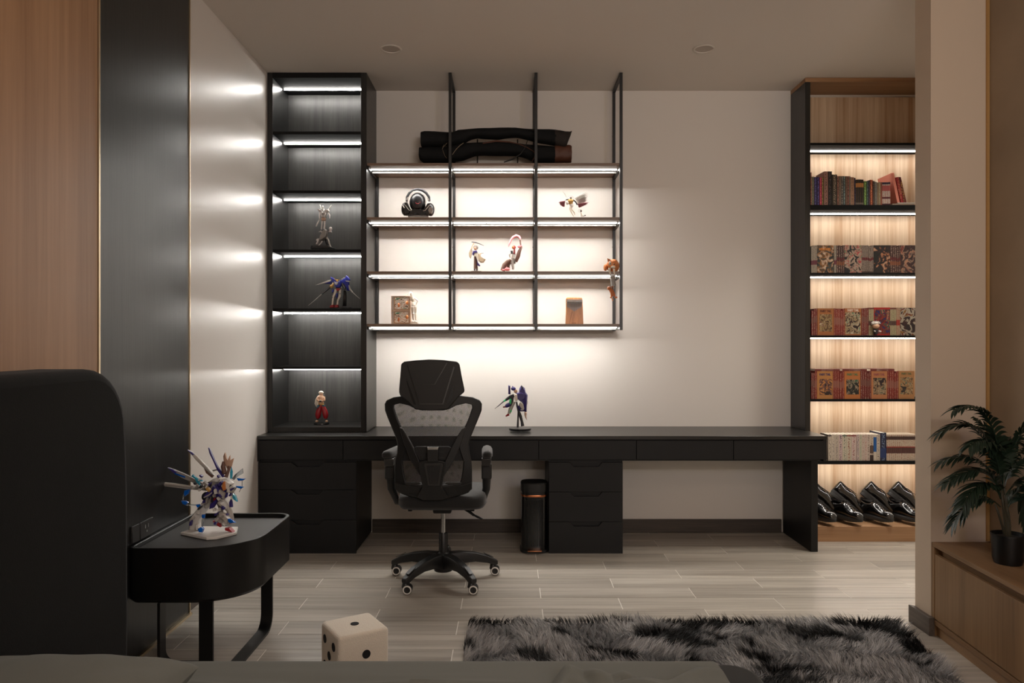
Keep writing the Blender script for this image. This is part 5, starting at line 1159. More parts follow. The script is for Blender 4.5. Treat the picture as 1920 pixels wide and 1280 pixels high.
# desk robot on its stand
fig('robot_model', 'violet and green toy robot leaping on a black stand on the desktop', 'figurine', 4.90, (920, 700), 10.67, (590, 1120), [
 ('display_base', 'f_black', [('l', (588, 1132), [(1, 0), (215, 0), (222, 8), (222, 40), (1, 44)])]),
 ('stand_post', 'f_dark', [('t', [(540, 1080), (548, 900), (556, 760), (530, 650), (520, 570)], [22, 17, 20, 20, 16], 8)]), ('stand_arm', 'f_dark', [('t', [(560, 760), (600, 860), (625, 960), (640, 1050)], [26, 30, 26, 36], 8)]),
 ('torso', 'f_violet', [('p', [(500, 400), (600, 370), (700, 400), (690, 500), (600, 560), (520, 500)], .05)]), ('chest_plate', 'f_cream', [('p', [(480, 400), (530, 410), (540, 520), (500, 560), (470, 500)], -.02, .02)]),
 ('head', 'f_violet', [('e', (455, 305), (50, 44, 38)), ('t', [(440, 250), (442, 300)], [8, 16], 6)]), ('face_plate', 'f_skin', [('e', (500, 355), (38, 34, 40))]),
 ('shoulder_fin', 'f_violet', [('p', [(352, 235), (392, 245), (398, 420), (350, 410)], 0, .02)]), ('back_pack', 'f_violet', [('p', [(575, 300), (610, 240), (680, 290), (700, 380), (740, 430), (725, 600), (720, 770), (670, 760), (640, 600), (560, 520), (560, 380)], .01, .05)]),
 ('top_fin', 'f_dark', [('p', [(605, 240), (625, 235), (660, 300), (640, 330), (610, 300)], 0, .03)]), ('side_plate', 'f_lgrey', [('p', [(590, 560), (650, 610), (670, 700), (640, 740), (560, 620)], -.02, .02)]),
 ('tail_blade', 'f_flame', [('p', [(680, 760), (725, 780), (715, 850), (727, 935), (690, 880), (672, 820)], 0, .02)]), ('side_fin', 'f_lgrey', [('p', [(725, 540), (745, 560), (735, 620), (720, 600)], 0, .01)]),
 ('upper_arm', 'f_dark', [('t', [(470, 440), (390, 470), (300, 530)], [34, 36, 24], 8)]), ('forearm_tip', 'f_green', [('t', [(320, 520), (262, 555)], [22, 18], 7)]), ('sword_blade', 'f_dark', [('t', [(262, 555), (170, 635), (82, 705)], [12, 10, 4], 4)]),
 ('waist', 'f_dark', [('t', [(430, 440), (420, 560), (380, 640)], [40, 36, 44], 8)]), ('waist_light', 'f_green', [('p', [(385, 490), (412, 520), (415, 590), (390, 612), (370, 570)], -.024, .012)]),
 ('thigh', 'f_violet', [('t', [(400, 610), (330, 640), (300, 660)], [44, 42, 30], 8)]), ('knee_tip', 'f_plum', [('t', [(310, 660), (245, 672)], [20, 12], 6)]),
 ('leg', 'f_lgrey', [('t', [(470, 560), (430, 640), (390, 720), (365, 800)], [34, 36, 36, 26], 8)]), ('leg_light', 'f_green', [('p', [(405, 715), (425, 740), (405, 780), (390, 770)], -.02, .014)]), ('foot', 'f_red', [('t', [(365, 815), (300, 855)], [26, 14], 7)]),
 ('lower_leg', 'f_violet', [('t', [(560, 640), (600, 720), (700, 720)], [40, 44, 36], 8)]), ('leg_trim', 'f_white', [('t', [(600, 725, -.02), (660, 710, -.02)], [12, 10], 6)])], q_)

# headset resting on a black bust
fig('headset_on_bust', 'large black headphones worn on a glossy black head bust on the wall shelf', 'headphones', 5.0, (740, 340), 16, (700, 1056), [
 ('bust_base', 'f_black', [('p', [(400, 1056), (520, 860), (880, 860), (1010, 1056)], .09)]), ('bust_head', 'f_black', [('e', (690, 640), (250, 250, 300)), ('t', [(690, 860), (690, 1050)], [170, 230], 14)]),
 ('visor', 'f_dark', [('e', (715, 640, -.05), (160, 60, 190))]), ('visor_mark', 'f_red', [('t', [(665, 690, -.068), (690, 720, -.068), (745, 725, -.068), (810, 680, -.066)], [8, 9, 9, 8], 5)]),
 ('headband', 'f_dark', [('t', [(360, 600), (370, 470), (440, 350), (560, 270), (700, 240), (840, 270), (950, 350), (1030, 470), (1045, 600)], [32, 38, 42, 44, 45, 44, 42, 38, 32], 10)]),
 ('band_trim', 'f_white', [('t', [(440, 500, -.02), (480, 410, -.025), (570, 335, -.028), (690, 312, -.028), (800, 335, -.028), (880, 410, -.025), (930, 520, -.02), (940, 700, -.02)], 10, 6)]),
 ('band_slider', 'f_lgrey', [('p', [(385, 500), (420, 480), (410, 580), (350, 590)], -.02, .02)]), ('band_slider', 'f_lgrey', [('p', [(985, 500), (1020, 520), (1060, 590), (1000, 600)], -.02, .02)]),
 ('ear_cup', 'f_black', [('e', (310, 830), (112, 150, 200)), ('p', [(300, 640), (380, 620), (500, 880), (460, 1000), (340, 1030), (300, 900)], 0, .07)]), ('ear_cup', 'f_black', [('e', (1080, 850), (118, 150, 195)), ('p', [(1080, 650), (1000, 660), (880, 850), (820, 980), (1000, 1030), (1080, 1000)], 0, .07)]),
 ('cup_trim', 'f_white', [('t', [(240, 725, -.05), (285, 780, -.055), (325, 840, -.055)], 10, 6)]), ('cup_trim', 'f_lgrey', [('t', [(340, 740, -.045), (450, 890, -.045), (520, 915, -.045)], 9, 6)]), ('cup_trim', 'f_lgrey', [('t', [(1070, 750, -.05), (940, 910, -.05), (880, 915, -.05)], 10, 6)]),
 ('cup_plate', 'f_grey', [('p', [(1060, 820), (1130, 800), (1180, 900), (1140, 1000), (1060, 990), (1030, 900)], -.045, .02)])])
# winged heroine figure
def feathers(c0, c1, tips, w_):
    out = []
    for i, tp in enumerate(tips):
        f_ = i/(len(tips)-1); a = (c0[0]+(c1[0]-c0[0])*f_, c0[1]+(c1[1]-c0[1])*f_); dx_, dy_ = tp[0]-a[0], tp[1]-a[1]; L_ = math.hypot(dx_, dy_); nx_, ny_ = -dy_/L_*w_, dx_/L_*w_
        m_ = (a[0]+dx_*.7, a[1]+dy_*.7)
        out.append(('p', [(a[0]-nx_*.5, a[1]-ny_*.5), (m_[0]-nx_, m_[1]-ny_), tp, (m_[0]+nx_, m_[1]+ny_), (a[0]+nx_*.5, a[1]+ny_*.5)], .004*i-.01, .004))
    return out
fig('figurine', 'armoured winged figurine flying with plum and silver feathers on the wall shelf', 'figurine', 5.0, (1035, 340), 16, (660, 1064), [
 ('torso', 'f_gold', [('t', [(560, 540), (560, 600), (565, 690)], [60, 74, 52], 10), ('e', (510, 590, -.01), (40, 40, 40)), ('e', (600, 590, -.01), (40, 40, 40))]), ('head', 'f_hair', [('e', (568, 492), (38, 38, 40))]), ('hair_band', 'f_cream', [('t', [(525, 470), (568, 450), (610, 470)], 10, 6)]),
 ('halo', 'f_pink', [('t', [(470, 470, .02), (500, 430, .02), (570, 415, .02), (630, 435, .02), (660, 480, .02), (665, 560, .02)], 6, 5)]),
 ('arm', 'f_dark', [('t', [(510, 540), (430, 550), (385, 610)], [24, 20, 14], 7)]), ('arm', 'f_dark', [('t', [(630, 560), (700, 600), (760, 700)], [24, 20, 24], 7)]), ('spear', 'f_lgrey', [('t', [(325, 300), (390, 380), (440, 480)], [5, 14, 9], 6)]),
 ('wing', 'f_lgrey', feathers((680, 520), (780, 640), [(1060, 310), (1085, 350), (1075, 400), (1090, 440), (1060, 480), (1075, 510), (1080, 545), (1040, 580)], 17)),
 ('wing', 'f_plum', feathers((760, 690), (800, 740), [(1110, 640), (1080, 668), (1060, 690), (1010, 710), (960, 730), (900, 755), (850, 770)], 17)), ('wing', 'f_plum', feathers((390, 600), (380, 700), [(190, 645), (215, 670), (225, 690), (240, 715), (275, 735), (310, 748), (350, 752)], 22)),
 ('small_wing', 'f_white', feathers((420, 580), (480, 640), [(400, 640), (430, 690), (455, 720), (480, 700)], 22)),
 ('skirt', 'f_white', [('t', [(565, 680), (600, 740), (620, 760)], [52, 60, 40], 9)]), ('leg', 'f_cream', [('t', [(590, 700), (550, 820), (600, 940), (640, 1010), (670, 1056)], [40, 34, 24, 18, 16], 8)]), ('leg', 'f_cream', [('t', [(600, 720), (560, 820), (650, 890), (690, 940), (690, 1000)], [36, 30, 22, 20, 12], 8)])], 'character figurines')
fig('figurine', 'tiny ivory and brown figurine crouching beside the winged figurine', 'figurine', 4.98, (1035, 340), 16, (900, 1064), [
 ('head', 'f_hair', [('e', (870, 885), (34, 34, 38))]), ('ring', 'f_lgrey', [('t', [(830+42*math.cos(a_*.5), 880+44*math.sin(a_*.5)) for a_ in range(13)], 7, 5)]), ('body', 'f_cream', [('t', [(868, 930), (890, 990), (890, 1056)], [24, 30, 26], 8)]), ('leg', 'f_lgrey', [('t', [(895, 1000), (940, 1040), (995, 1020)], [20, 14, 20], 7)]), ('shoe', 'f_dark', [('e', (990, 1020), (24, 22, 18))])], 'character figurines')
# robed swordsman
fig('figurine', 'robed swordsman figurine raising a thin dark sword on the wall shelf', 'figurine', 5.0, (860, 430), 13.71, (440, 1078), [
 ('base', 'f_lgrey', [('l', (450, 1078), [(1, 0), (140, 0), (140, 8), (1, 14)])]),
 ('robe', 'f_brown', [('t', [(440, 1010), (435, 850), (425, 700)], [54, 46, 34], 12)]), ('robe_panel', 'f_cream', [('p', [(400, 620), (490, 620), (510, 720), (520, 840), (480, 800), (440, 690), (395, 690)], -.01, .03)]), ('robe_flap', 'f_violet', [('p', [(470, 780), (500, 860), (560, 930), (540, 955), (480, 930)], -.01, .02)]),
 ('torso', 'f_cream', [('t', [(435, 690), (430, 610), (430, 560)], [44, 52, 40], 10)]), ('scarf', 'f_violet', [('p', [(380, 560), (470, 545), (490, 600), (400, 610), (375, 680), (350, 640)], -.012, .03)]),
 ('head', 'f_skin', [('e', (430, 480), (46, 46, 54))]), ('hair', 'f_hair', [('e', (438, 462, .004), (62, 58, 60)), ('p', [(400, 420), (420, 400), (440, 420), (430, 450)], .01)]),
 ('sleeve', 'f_tan', [('p', [(300, 500), (340, 470), (345, 600), (310, 750), (270, 700), (255, 610)], .01, .02)]), ('arm', 'f_skin', [('t', [(335, 500), (345, 440), (395, 350)], [22, 14, 12], 7)]),
 ('sword', 'f_dark', [('t', [(330, 320), (430, 335), (540, 370), (650, 418)], [9, 12, 9, 5], 5)]), ('sleeve', 'f_tan', [('p', [(490, 610), (550, 620), (570, 700), (620, 730), (690, 770), (640, 850), (560, 850), (515, 800)], .01, .03)]),
 ('hand', 'f_skin', [('e', (565, 625), (26, 20, 16))]), ('short_blade', 'f_dark', [('t', [(580, 610), (640, 606)], 5, 5)]), ('foot', 'f_dark', [('e', (410, 1035), (24, 40, 30))]), ('foot', 'f_dark', [('e', (468, 1035), (24, 40, 30))])], 'character figurines')
# figure climbing a twisted pink tree
fig('figurine', 'pink and brown tree-root figurine with an armoured climber on the wall shelf', 'figurine', 5.0, (860, 430), 13.71, (1210, 1078), [
 ('root', 'f_brown', [('t', [(1130, 1060), (1180, 920), (1260, 830), (1340, 780)], [60, 64, 54, 34], 10), ('t', [(1270, 1040), (1280, 930), (1330, 850)], [44, 36, 24], 8)]), ('branch', 'f_brown', [('t', [(1470, 830), (1530, 680), (1560, 560), (1610, 460), (1590, 350), (1582, 270)], [40, 52, 44, 30, 20, 20], 10)]),
 ('blossom_arch', 'f_pink', [('t', [(1590, 250), (1550, 190), (1480, 160), (1400, 200), (1350, 260), (1330, 330), (1290, 400), (1280, 450)], [26, 34, 38, 34, 24, 20, 22, 10], 8)]), ('blossom', 'f_pink', [('e', (1560, 440), (50, 40, 40)), ('e', (1610, 420), (36, 30, 30))]), ('blossom', 'f_pink', [('e', (1250, 1030, -.02), (70, 60, 46)), ('e', (1150, 1050, -.02), (50, 50, 26))]),
 ('climber_body', 'f_white', [('t', [(1420, 520), (1400, 640), (1380, 740)], [60, 70, 56], 10)]), ('climber_head', 'f_red', [('e', (1420, 465, -.01), (54, 44, 48))]), ('climber_hair', 'f_orange', [('e', (1400, 470, -.025), (30, 26, 30))]), ('armour', 'f_dark', [('p', [(1330, 560), (1390, 560), (1400, 640), (1340, 640)], -.03, .02)]), ('sash', 'f_red', [('p', [(1420, 500), (1450, 500), (1450, 660), (1400, 640)], -.032, .015)]),
 ('arm', 'f_lgrey', [('t', [(1350, 620), (1300, 650), (1320, 720)], [26, 22, 18], 7)]), ('climber_leg', 'f_lgrey', [('t', [(1390, 730), (1380, 860), (1400, 990), (1395, 1030)], [40, 38, 28, 26], 8)]), ('climber_leg', 'f_grey', [('t', [(1390, 730), (1440, 800), (1440, 880)], [36, 30, 22], 8)])], 'character figurines')
# chain of cats hanging over the board
fig('cat_ornament', 'orange cat ornament on the board edge holding a hanging grey kitten and ginger kitten', 'ornament', 4.90, (1110, 470), 11.64, (470, 446), [
 ('cat_body', 'f_orange', [('e', (470, 320, .03), (145, 150, 150)), ('e', (300, 360, .02), (40, 60, 76))]), ('cat_head', 'f_orange', [('e', (430, 300, -.03), (110, 80, 96))]), ('ear', 'f_orange2', [('p', [(322, 175), (385, 200), (375, 270), (335, 260)], -.03, .02)]), ('ear', 'f_orange2', [('p', [(455, 235), (520, 205), (530, 280), (490, 290)], -.03, .02)]),
 ('muzzle', 'f_cream', [('e', (420, 385, -.085), (52, 26, 30)), ('e', (355, 300, -.085), (26, 20, 46))]), ('nose', 'f_black', [('e', (437, 330, -.10), (20, 10, 10))]), ('eye', 'f_black', [('e', (355, 322, -.105), (16, 8, 10))]),
 ('paw', 'f_cream', [('t', [(345, 400, -.075), (350, 470, -.072), (372, 530, -.07)], [26, 22, 14], 8)]), ('paw', 'f_cream', [('t', [(445, 420, -.075), (450, 490, -.072), (460, 540, -.07)], [24, 20, 14], 8)]),
 ('grey_kitten', 'f_grey', [('e', (420, 600, -.07), (56, 46, 50)), ('t', [(415, 620, -.07), (425, 700, -.07), (440, 780, -.07)], [46, 52, 56], 10), ('t', [(375, 530, -.07), (380, 590, -.07)], [12, 14], 6), ('t', [(462, 530, -.07), (460, 590, -.07)], [12, 14], 6), ('t', [(440, 790, -.07), (442, 855, -.07)], [16, 12], 6)]),
 ('ginger_kitten', 'f_orange2', [('e', (345, 835, -.07), (46, 40, 40)), ('t', [(370, 850, -.07), (410, 920, -.07), (430, 1010, -.07)], [40, 46, 52], 10), ('t', [(395, 810, -.07), (430, 800, -.07)], [14, 12], 6)]), ('hind_foot', 'f_orange', [('e', (490, 1030, -.07), (36, 26, 22)), ('e', (385, 1030, -.07), (24, 24, 22))]), ('tail', 'f_orange', [('t', [(412, 1050, -.07), (420, 1110, -.07)], [14, 10], 6)])])
# illustrated boxes and wooden mannequin
def pic(key, seed): return cover_mat(key, C(176, 140, 108), cm((96, 70, 50), (206, 178, 150), (224, 220, 210), (232, 228, 222), (214, 150, 110), (150, 170, 150)), (.07, .95, .06, .96), seed, 4.5)
zB = levels[3]+.0005
t = thing('picture_box', 'upper half-open illustrated case with a small scene behind its front, wall shelf', 'box', (X(751, 4.95), 4.98, zB+.094), 'illustrated cases')
x0, x1 = X(733.5, 4.95), X(769, 4.95)
for i, (va, vb) in enumerate(((581.5, 554.5), (605.8, 582))):
    za, zb_ = (zB+.0895 if i == 0 else zB), (Z(554.5, 4.95) if i == 0 else zB+.089)
    if i: t = thing('picture_box', 'lower illustrated case standing on the lowest wall shelf beside the mannequin', 'box', (X(751, 4.95), 4.98, zB), 'illustrated cases')
    c_ = plain('speckled brown print', C(196, 166, 142), .6, vary=.5, vscale=160)
    th = .004
    MB().box(x0, x1, 5.008, 5.012, za, zb_).box(x0, x0+th, 4.95, 5.008, za, zb_).box(x1-th, x1, 4.95, 5.008, za, zb_).box(x0+th, x1-th, 4.95, 5.008, za, za+th).box(x0+th, x1-th, 4.95, 5.008, zb_-th, zb_).build('case', c_, t, smooth=0)
    MB().box(x0+.016, x1-th-.001, 4.9515, 4.9545, za+th+.002, zb_-th-.002).build('picture', pic('case picture %d' % i, 13+i*1.7), t, smooth=0)
    MB().box(x0+th, x0+.015, 4.955, 5.006, za+th, zb_-th).build('side_panel', plain('pale print', C(196, 188, 180), .6, vary=.5, vscale=120), t, smooth=0)
    q2 = lambda u, v: ((720+u/16), (535+v/16)); dv = 0 if i == 0 else 430
    MB().px([q2(325, 430+dv), q2(400, 385+dv), q2(505, 385+dv), q2(440, 412+dv)], 4.95, -.001, .0012).build('green_leaf', plain('green print', C(74, 104, 84), .6), t, smooth=0)
    MB().ell(P(*q2(690, 520+dv), 4.95)+Vector((0, .001, 0)), (.010, .005, .013), 10, 7).build('orange_figure', M['f_orange'], t)
    MB().ell(P(*q2(440, 590+dv), 4.95)+Vector((0, .001, 0)), (.007, .004, .014), 10, 7).build('little_figure', M['f_orange2'], t)
fig('mannequin', 'pale jointed drawing mannequin leaning an elbow on the illustrated cases', 'mannequin', 4.96, (720, 535), 16, (910, 1142), [
 ('base', 'f_cream', [('b', (900, 1130), (110, 80, 14))]), ('head', 'f_cream', [('e', (805, 240), (46, 44, 54))]), ('neck', 'f_tan', [('t', [(815, 290), (830, 340)], [18, 18], 8)]), ('chest', 'f_cream', [('t', [(835, 340), (845, 400), (860, 440)], [60, 66, 46], 10)]), ('belly', 'f_tan', [('e', (865, 470), (44, 36, 34))]), ('pelvis', 'f_cream', [('t', [(875, 500), (885, 570), (895, 620)], [48, 62, 56], 10)]),
 ('upper_arm', 'f_cream', [('t', [(785, 370), (720, 400), (650, 350)], [26, 22, 18], 8)]), ('forearm', 'f_cream', [('t', [(645, 340), (680, 285), (725, 240)], [18, 16, 16], 8)]), ('upper_arm', 'f_cream', [('t', [(905, 375), (960, 410), (1020, 460)], [24, 20, 18], 8)]), ('forearm', 'f_cream', [('t', [(1020, 465), (985, 530), (950, 585)], [18, 16, 16], 8)]),
 ('thigh', 'f_cream', [('t', [(850, 640), (850, 740), (855, 830)], [40, 38, 26], 9)]), ('thigh', 'f_cream', [('t', [(940, 640), (945, 740), (942, 830)], [42, 38, 26], 9)]), ('shin', 'f_tan', [('t', [(860, 845), (870, 950), (885, 1040)], [28, 24, 16], 9)]), ('shin', 'f_cream', [('t', [(942, 845), (950, 950), (955, 1040)], [28, 26, 16], 9)]),
 ('foot', 'f_cream', [('e', (880, 1085, -.01), (40, 70, 26))]), ('foot', 'f_cream', [('e', (955, 1085, -.01), (40, 70, 26))])])
# kalimba
M['kw'] = grain('honey brown wood', C(150, 92, 44), C(206, 140, 76), 'z', 90, .35, .1, stretch=.12)
q2 = lambda u, v: (1045+u/18.29, 545+v/18.29)
k0 = P(*q2(590, 1140), 4.98); t = thing('kalimba', 'honey brown wooden kalimba with steel tines standing on the lowest wall shelf', 'instrument', (k0.x, 4.985, levels[3]+.0005))
ol = [q2(*p) for p in ((285, 1142), (300, 700), (303, 300), (312, 245), (340, 226), (590, 222), (830, 226), (856, 246), (864, 300), (880, 700), (895, 1142))]
MB().px(ol, 4.98, 0, .030).build('body', M['kw'], t, bevel=.003)
for k in range(17):
    u = 335+k*30.5; v1 = 560+150*(1-abs(k-8)/8)
    MB().prism3([P(*q2(u-9, 285), 4.98)+Vector((0, -.009, 0)), P(*q2(u+9, 285), 4.98)+Vector((0, -.009, 0)), P(*q2(u+9, v1), 4.98)+Vector((0, -.012, 0)), P(*q2(u-9, v1), 4.98)+Vector((0, -.012, 0))],
                [P(*q2(u-9, 285), 4.98)+Vector((0, -.0075, 0)), P(*q2(u+9, 285), 4.98)+Vector((0, -.0075, 0)), P(*q2(u+9, v1), 4.98)+Vector((0, -.0105, 0)), P(*q2(u-9, v1), 4.98)+Vector((0, -.0105, 0))]).build('tine', M['alu_dull'], t, smooth=0)
for v, r in ((345, .0035), (390, .003), (420, .0035)): MB().tube([P(*q2(318, v), 4.98)+Vector((0, -.006 if v != 390 else -.013, 0)), P(*q2(850, v), 4.98)+Vector((0, -.006 if v != 390 else -.013, 0))], r, 8).build('bridge_bar', M['bpx'] if v == 345 else M['chrome'], t)
MB().px([q2(500, 1095), q2(640, 1095), q2(640, 1112), q2(500, 1112)], 4.98, -.0006, .001).build('label_plate', plain('brown print', C(110, 66, 30), .6), t, smooth=0)
MB().tube([P(*q2(510, 720), 4.98), P(*q2(470, 850), 4.98), P(*q2(440, 980), 4.98), P(*q2(415, 1130), 4.98)], .0009, 5).build('inlay_line', plain('dark inlay', C(90, 52, 24), .6), t)
# small white-haired figurine on the third lit shelf
fig('figurine', 'tiny big-headed figurine with spiky white hair in front of the red cover', 'figurine', 4.944, (1515, 560), 9.366, (1190, 633), [
 ('head', 'f_skin', [('e', (1190, 478), (60, 60, 46))]), ('hair', 'f_white', [('e', (1180, 430, .004), (70, 64, 38))]+[('t', [(1180+50*math.cos(a_), 432-26*math.sin(a_), -.012), (1180+78*math.cos(a_), 432-44*math.sin(a_), -.016)], [16, 3], 5) for a_ in (0, .5, 1, 1.5, 2, 2.6, 3.14)]),
 ('body', 'f_dark', [('t', [(1190, 530), (1190, 580), (1192, 625)], [34, 40, 26], 9)]), ('sleeve', 'f_white', [('t', [(1150, 560, -.008), (1170, 575, -.012)], 12, 6), ('t', [(1230, 565, -.008), (1270, 575, -.01)], 12, 6)])], 'character figurines')

# ---------------------------------------------------------------- the large winged robot on the bedside table
Dn = 3.32
t_ = fig('robot_model', 'large white and violet toy robot with blade wings on the bedside table', 'figurine', Dn, (240, 820), 5.334, (800, 905), [
 ('torso', 'f_violet', [('p', [(870, 470), (945, 455), (1000, 520), (985, 600), (930, 615), (880, 580), (850, 530)], .05)]),
 ('chest_plate', 'f_lgrey', [('p', [(940, 500), (1000, 540), (985, 600), (930, 560)], -.03, .02)]), ('chest_spike', 'f_violet', [('p', [(925, 450), (950, 500), (940, 545), (905, 520)], -.03, .02)]),
 ('shoulder', 'f_violet', [('p', [(780, 580), (830, 510), (885, 490), (890, 540), (860, 575), (815, 590)], -.02, .04)]), ('shoulder_trim', 'f_lgrey', [('t', [(800, 580, -.045), (850, 555, -.045), (880, 530, -.045)], [6, 8, 5], 6)]),
 ('head', 'f_white', [('p', [(945, 415), (1000, 410), (1060, 450), (1040, 500), (980, 510), (950, 470)], -.01, .05)]), ('face_crest', 'f_orange', [('p', [(985, 430), (1005, 420), (1012, 505), (990, 515), (975, 480)], -.04, .012)]), ('face_horn', 'f_white', [('t', [(950, 400, -.03), (960, 450, -.035), (1000, 490, -.035)], [5, 9, 3], 6)]),
 ('shoulder', 'f_lgrey', [('p', [(1010, 500), (1080, 475), (1095, 490), (1060, 545), (1000, 540)], -.01, .04)]), ('shoulder_fin', 'f_violet', [('p', [(1050, 500), (1098, 478), (1085, 500), (1060, 520)], -.035, .012)]),
 ('arm', 'f_lgrey', [('t', [(1030, 530), (1055, 580), (1090, 620)], [26, 22, 14], 8)]), ('arm_crystal', 'f_cyan', [('p', [(1070, 550), (1095, 575), (1112, 632), (1080, 610), (1065, 580)], -.02, .02)]),
 ('back_pack', 'f_grey', [('p', [(740, 490), (790, 450), (840, 420), (890, 430), (880, 480), (830, 520), (770, 540)], .02, .05)]), ('back_gem', 'f_gold', [('e', (800, 500, -.008), (22, 12, 18))]), ('back_pod', 'f_dark', [('e', (785, 590), (46, 50, 48)), ('e', (815, 470), (30, 40, 30))]),
 ('wing_blade', 'f_lgrey', [('p', [(140, 455), (200, 449), (420, 468), (640, 500), (790, 518), (810, 545), (700, 540), (560, 528), (300, 495)], .03, .012)]), ('blade_groove', 'f_grey', [('p', [(230, 462), (420, 482), (640, 512), (640, 522), (420, 494), (280, 480)], .022, .006)]),
 ('wing_blade', 'f_grey', [('p', [(355, 316), (410, 335), (530, 385), (640, 440), (740, 490), (690, 492), (600, 470), (490, 425), (410, 372)], .05, .012)]), ('blade_tip', 'f_violet', [('p', [(352, 314), (410, 335), (450, 360), (420, 378), (385, 345)], .043, .008)]), ('blade_light', 'f_glow', [('p', [(410, 362), (530, 405), (530, 420), (430, 385)], .042, .006)]),
 ('wing_blade', 'f_lgrey', [('p', [(545, 140), (600, 170), (680, 250), (760, 335), (815, 405), (775, 392), (700, 322), (620, 242), (572, 180)], .06, .012)]), ('blade_tip', 'f_violet', [('p', [(543, 138), (595, 165), (615, 190), (590, 190)], .052, .008)]), ('blade_wood', 'f_brown', [('p', [(690, 310), (740, 340), (800, 400), (780, 430), (720, 380)], .07, .02)]),
 ('wing_blade', 'f_violet', [('p', [(785, 105), (800, 115), (850, 230), (890, 310), (950, 400), (925, 405), (880, 340), (830, 225), (795, 155)], .02, .014)]), ('wing_hook', 'f_grey', [('p', [(790, 348), (830, 338), (872, 346), (830, 352), (800, 362)], .06, .008)]),
 ('flame_crest', 'f_flame', [('p', [(925, 255), (920, 200), (935, 162), (948, 212), (968, 240), (988, 188), (990, 246), (1027, 220), (1010, 280), (1000, 320), (960, 330)], .04, .012)]), ('crest_arm', 'f_brown', [('t', [(930, 250, .03), (925, 300, .03), (950, 370, .02)], [12, 24, 26], 8)]), ('crest_arm', 'f_brown', [('t', [(990, 300, .03), (985, 350, .02), (970, 400, .01)], [18, 14, 20], 8)]),
 ('crystal', 'f_clear', [('p', [(1040, 410), (1070, 370), (1148, 308), (1152, 358), (1090, 395), (1060, 425)], .0, .008)]), ('crystal', 'f_glow', [('p', [(1095, 400), (1140, 405), (1188, 408), (1160, 425), (1110, 428)], -.01, .012)]), ('crystal', 'f_glow', [('p', [(1085, 478), (1130, 480), (1168, 490), (1140, 508), (1100, 495)], -.01, .012)]), ('crystal', 'f_cyan', [('p', [(1018, 300), (1030, 350), (1025, 420), (1005, 420), (1005, 350)], .02, .01)]),
 ('crystal', 'f_cyan', [('p', [(635, 385), (650, 368), (700, 410), (765, 435), (715, 440), (728, 490), (690, 450), (670, 410)], .0, .012)]), ('crystal', 'f_glow', [('p', [(585, 520), (640, 508), (630, 550), (590, 580), (580, 550)], -.02, .014)]), ('crystal', 'f_glow', [('p', [(555, 620), (600, 622), (625, 640), (600, 665), (565, 650)], -.02, .014)]), ('crystal', 'f_glow', [('p', [(700, 660), (735, 655), (745, 680), (715, 692)], -.02, .012)]),
 ('crystal', 'f_glow', [('p', [(768, 755), (800, 752), (795, 790), (772, 788)], -.03, .014)]), ('crystal', 'f_glow', [('p', [(750, 880), (785, 862), (808, 885), (795, 918), (760, 915)], -.05, .02)]), ('crystal', 'f_glow', [('p', [(1030, 790), (1060, 790), (1112, 828), (1070, 835), (1040, 825)], -.04, .012)]),
 ('clear_rod', 'f_clear', [('t', [(575, 560, -.02), (568, 640, -.02), (600, 665, -.02), (700, 665, -.02)], 7, 6), ('t', [(785, 790, -.03), (785, 880, -.05)], 7, 6), ('t', [(1150, 430, -.01), (1150, 480, -.01), (1120, 540, -.01)], 4, 5)]),
 ('blaster', 'f_lgrey', [('t', [(850, 580), (820, 640), (780, 690)], [20, 26, 30], 8)]), ('hip_plate', 'f_violet', [('p', [(905, 600), (920, 625), (880, 690), (832, 705), (845, 650)], -.02, .02)]), ('hip_plate_red', 'f_red', [('p', [(870, 600), (900, 590), (895, 620), (865, 640)], -.01, .02)]),
 ('leg', 'f_lgrey', [('t', [(935, 610), (970, 660), (1000, 705), (1022, 740)], [30, 36, 34, 26], 8), ('t', [(1015, 730), (1025, 800), (1035, 860)], [30, 36, 26], 8)]), ('knee_plate', 'f_white', [('p', [(930, 620), (990, 640), (1010, 700), (970, 690)], -.03, .02)]), ('knee_spike', 'f_violet', [('p', [(1040, 600), (1050, 640), (1055, 690), (1030, 690), (1025, 640)], -.01, .02)]),
 ('shin_plate', 'f_lgrey', [('p', [(940, 730), (990, 740), (1045, 790), (1030, 850), (990, 800), (945, 770)], -.03, .03)]), ('foot', 'f_red', [('p', [(1000, 882), (1050, 880), (1092, 928), (1040, 915), (1005, 905)], -.03, .03)]),
 ('leg', 'f_grey', [('t', [(905, 640), (930, 700), (925, 760), (905, 830)], [24, 26, 30, 28], 8)]), ('shin_spike', 'f_lgrey', [('p', [(915, 760), (945, 775), (985, 800), (960, 860), (900, 850), (870, 810), (895, 790)], .0, .03)]), ('foot', 'f_red', [('p', [(862, 822), (895, 815), (930, 850), (942, 888), (900, 858)], -.01, .03)]),
 ('tail_spike', 'f_grey', [('p', [(880, 722), (930, 705), (950, 715), (910, 730)], .02, .01)]), ('tail_spike', 'f_lgrey', [('p', [(870, 590), (880, 610), (830, 700), (825, 730), (835, 660)], .02, .01)]),
 ('stand_pillar', 'f_white', [('p', [(595, 925), (598, 830), (625, 790), (685, 715), (730, 650), (770, 630), (850, 570), (872, 600), (800, 690), (745, 780), (700, 850), (692, 925)], .02, .03)]), ('stand_foot', 'f_white', [('p', [(688, 860), (720, 850), (722, 925), (690, 925)], .0, .03)])])
zt_ = .468+.0005
MB().zprism([(-1.452, 3.285), (-1.300, 3.195), (-1.262, 3.205), (-1.205, 3.285), (-1.235, 3.385), (-1.405, 3.395)], zt_, zt_+.012).build('display_base', M['f_white'], t_, bevel=.002)

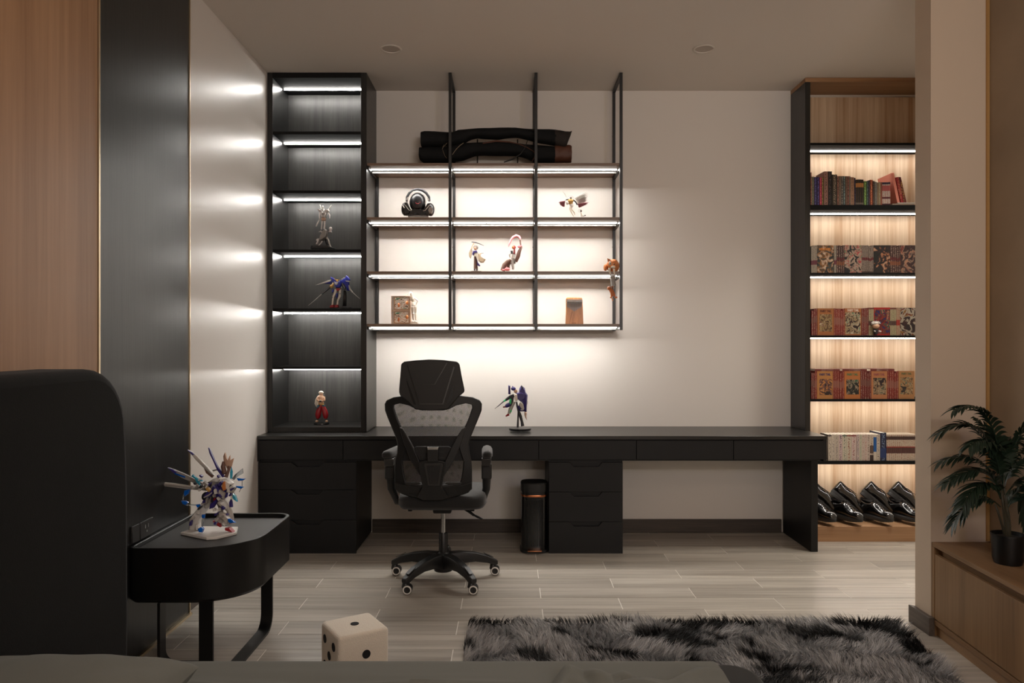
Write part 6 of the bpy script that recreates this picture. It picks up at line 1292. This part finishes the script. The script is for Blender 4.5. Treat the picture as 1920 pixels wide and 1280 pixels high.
# small armour plates, vents and thrusters that break up the body
r_ = random.Random(4)
q_w = lambda u, v, d: P(240+u/5.334, 820+v/5.334, Dn)+Vector((0, d, 0))
plates = [(830, 470), (860, 445), (815, 440), (770, 470), (760, 505), (845, 500), (900, 480), (915, 520), (960, 560), (900, 560), (880, 600), (945, 590), (960, 640), (990, 680), (950, 700), (1010, 760), (985, 770), (1025, 810), (1000, 840), (930, 800), (915, 830), (905, 700), (925, 740),
          (1010, 450), (1040, 470), (1030, 510), (1065, 520), (965, 440), (930, 400), (945, 370), (700, 480), (680, 455), (730, 505), (660, 500), (740, 380), (760, 400), (800, 620), (830, 610), (760, 680), (720, 740), (660, 800), (640, 850), (1060, 590), (1045, 560)]
for i, (u, v) in enumerate(plates):
    c = q_w(u, v, -.052+.02*(u > 1000)+.035*(u < 760)); a_ = r_.uniform(-1, 1); sx_, sz_ = r_.uniform(.0035, .0075), r_.uniform(.006, .013)
    e1 = Vector((math.cos(a_), 0, math.sin(a_))); e2 = Vector((-math.sin(a_), 0, math.cos(a_)))
    pts = [c-e1*sx_-e2*sz_, c+e1*sx_*.7-e2*sz_, c+e1*sx_+e2*sz_*.6, c+e2*sz_*1.2, c-e1*sx_*.8+e2*sz_*.7]
    dp = Vector((0, .016, 0))
    MB().prism3([p+(c-p)*.2 for p in pts], [p+dp for p in pts]).build('armour_plate', M[('f_white', 'f_violet', 'f_grey', 'f_dark', 'f_white', 'f_gold' if i % 12 == 5 else 'f_lgrey', 'f_violet')[i % 7]], t_, smooth=0)
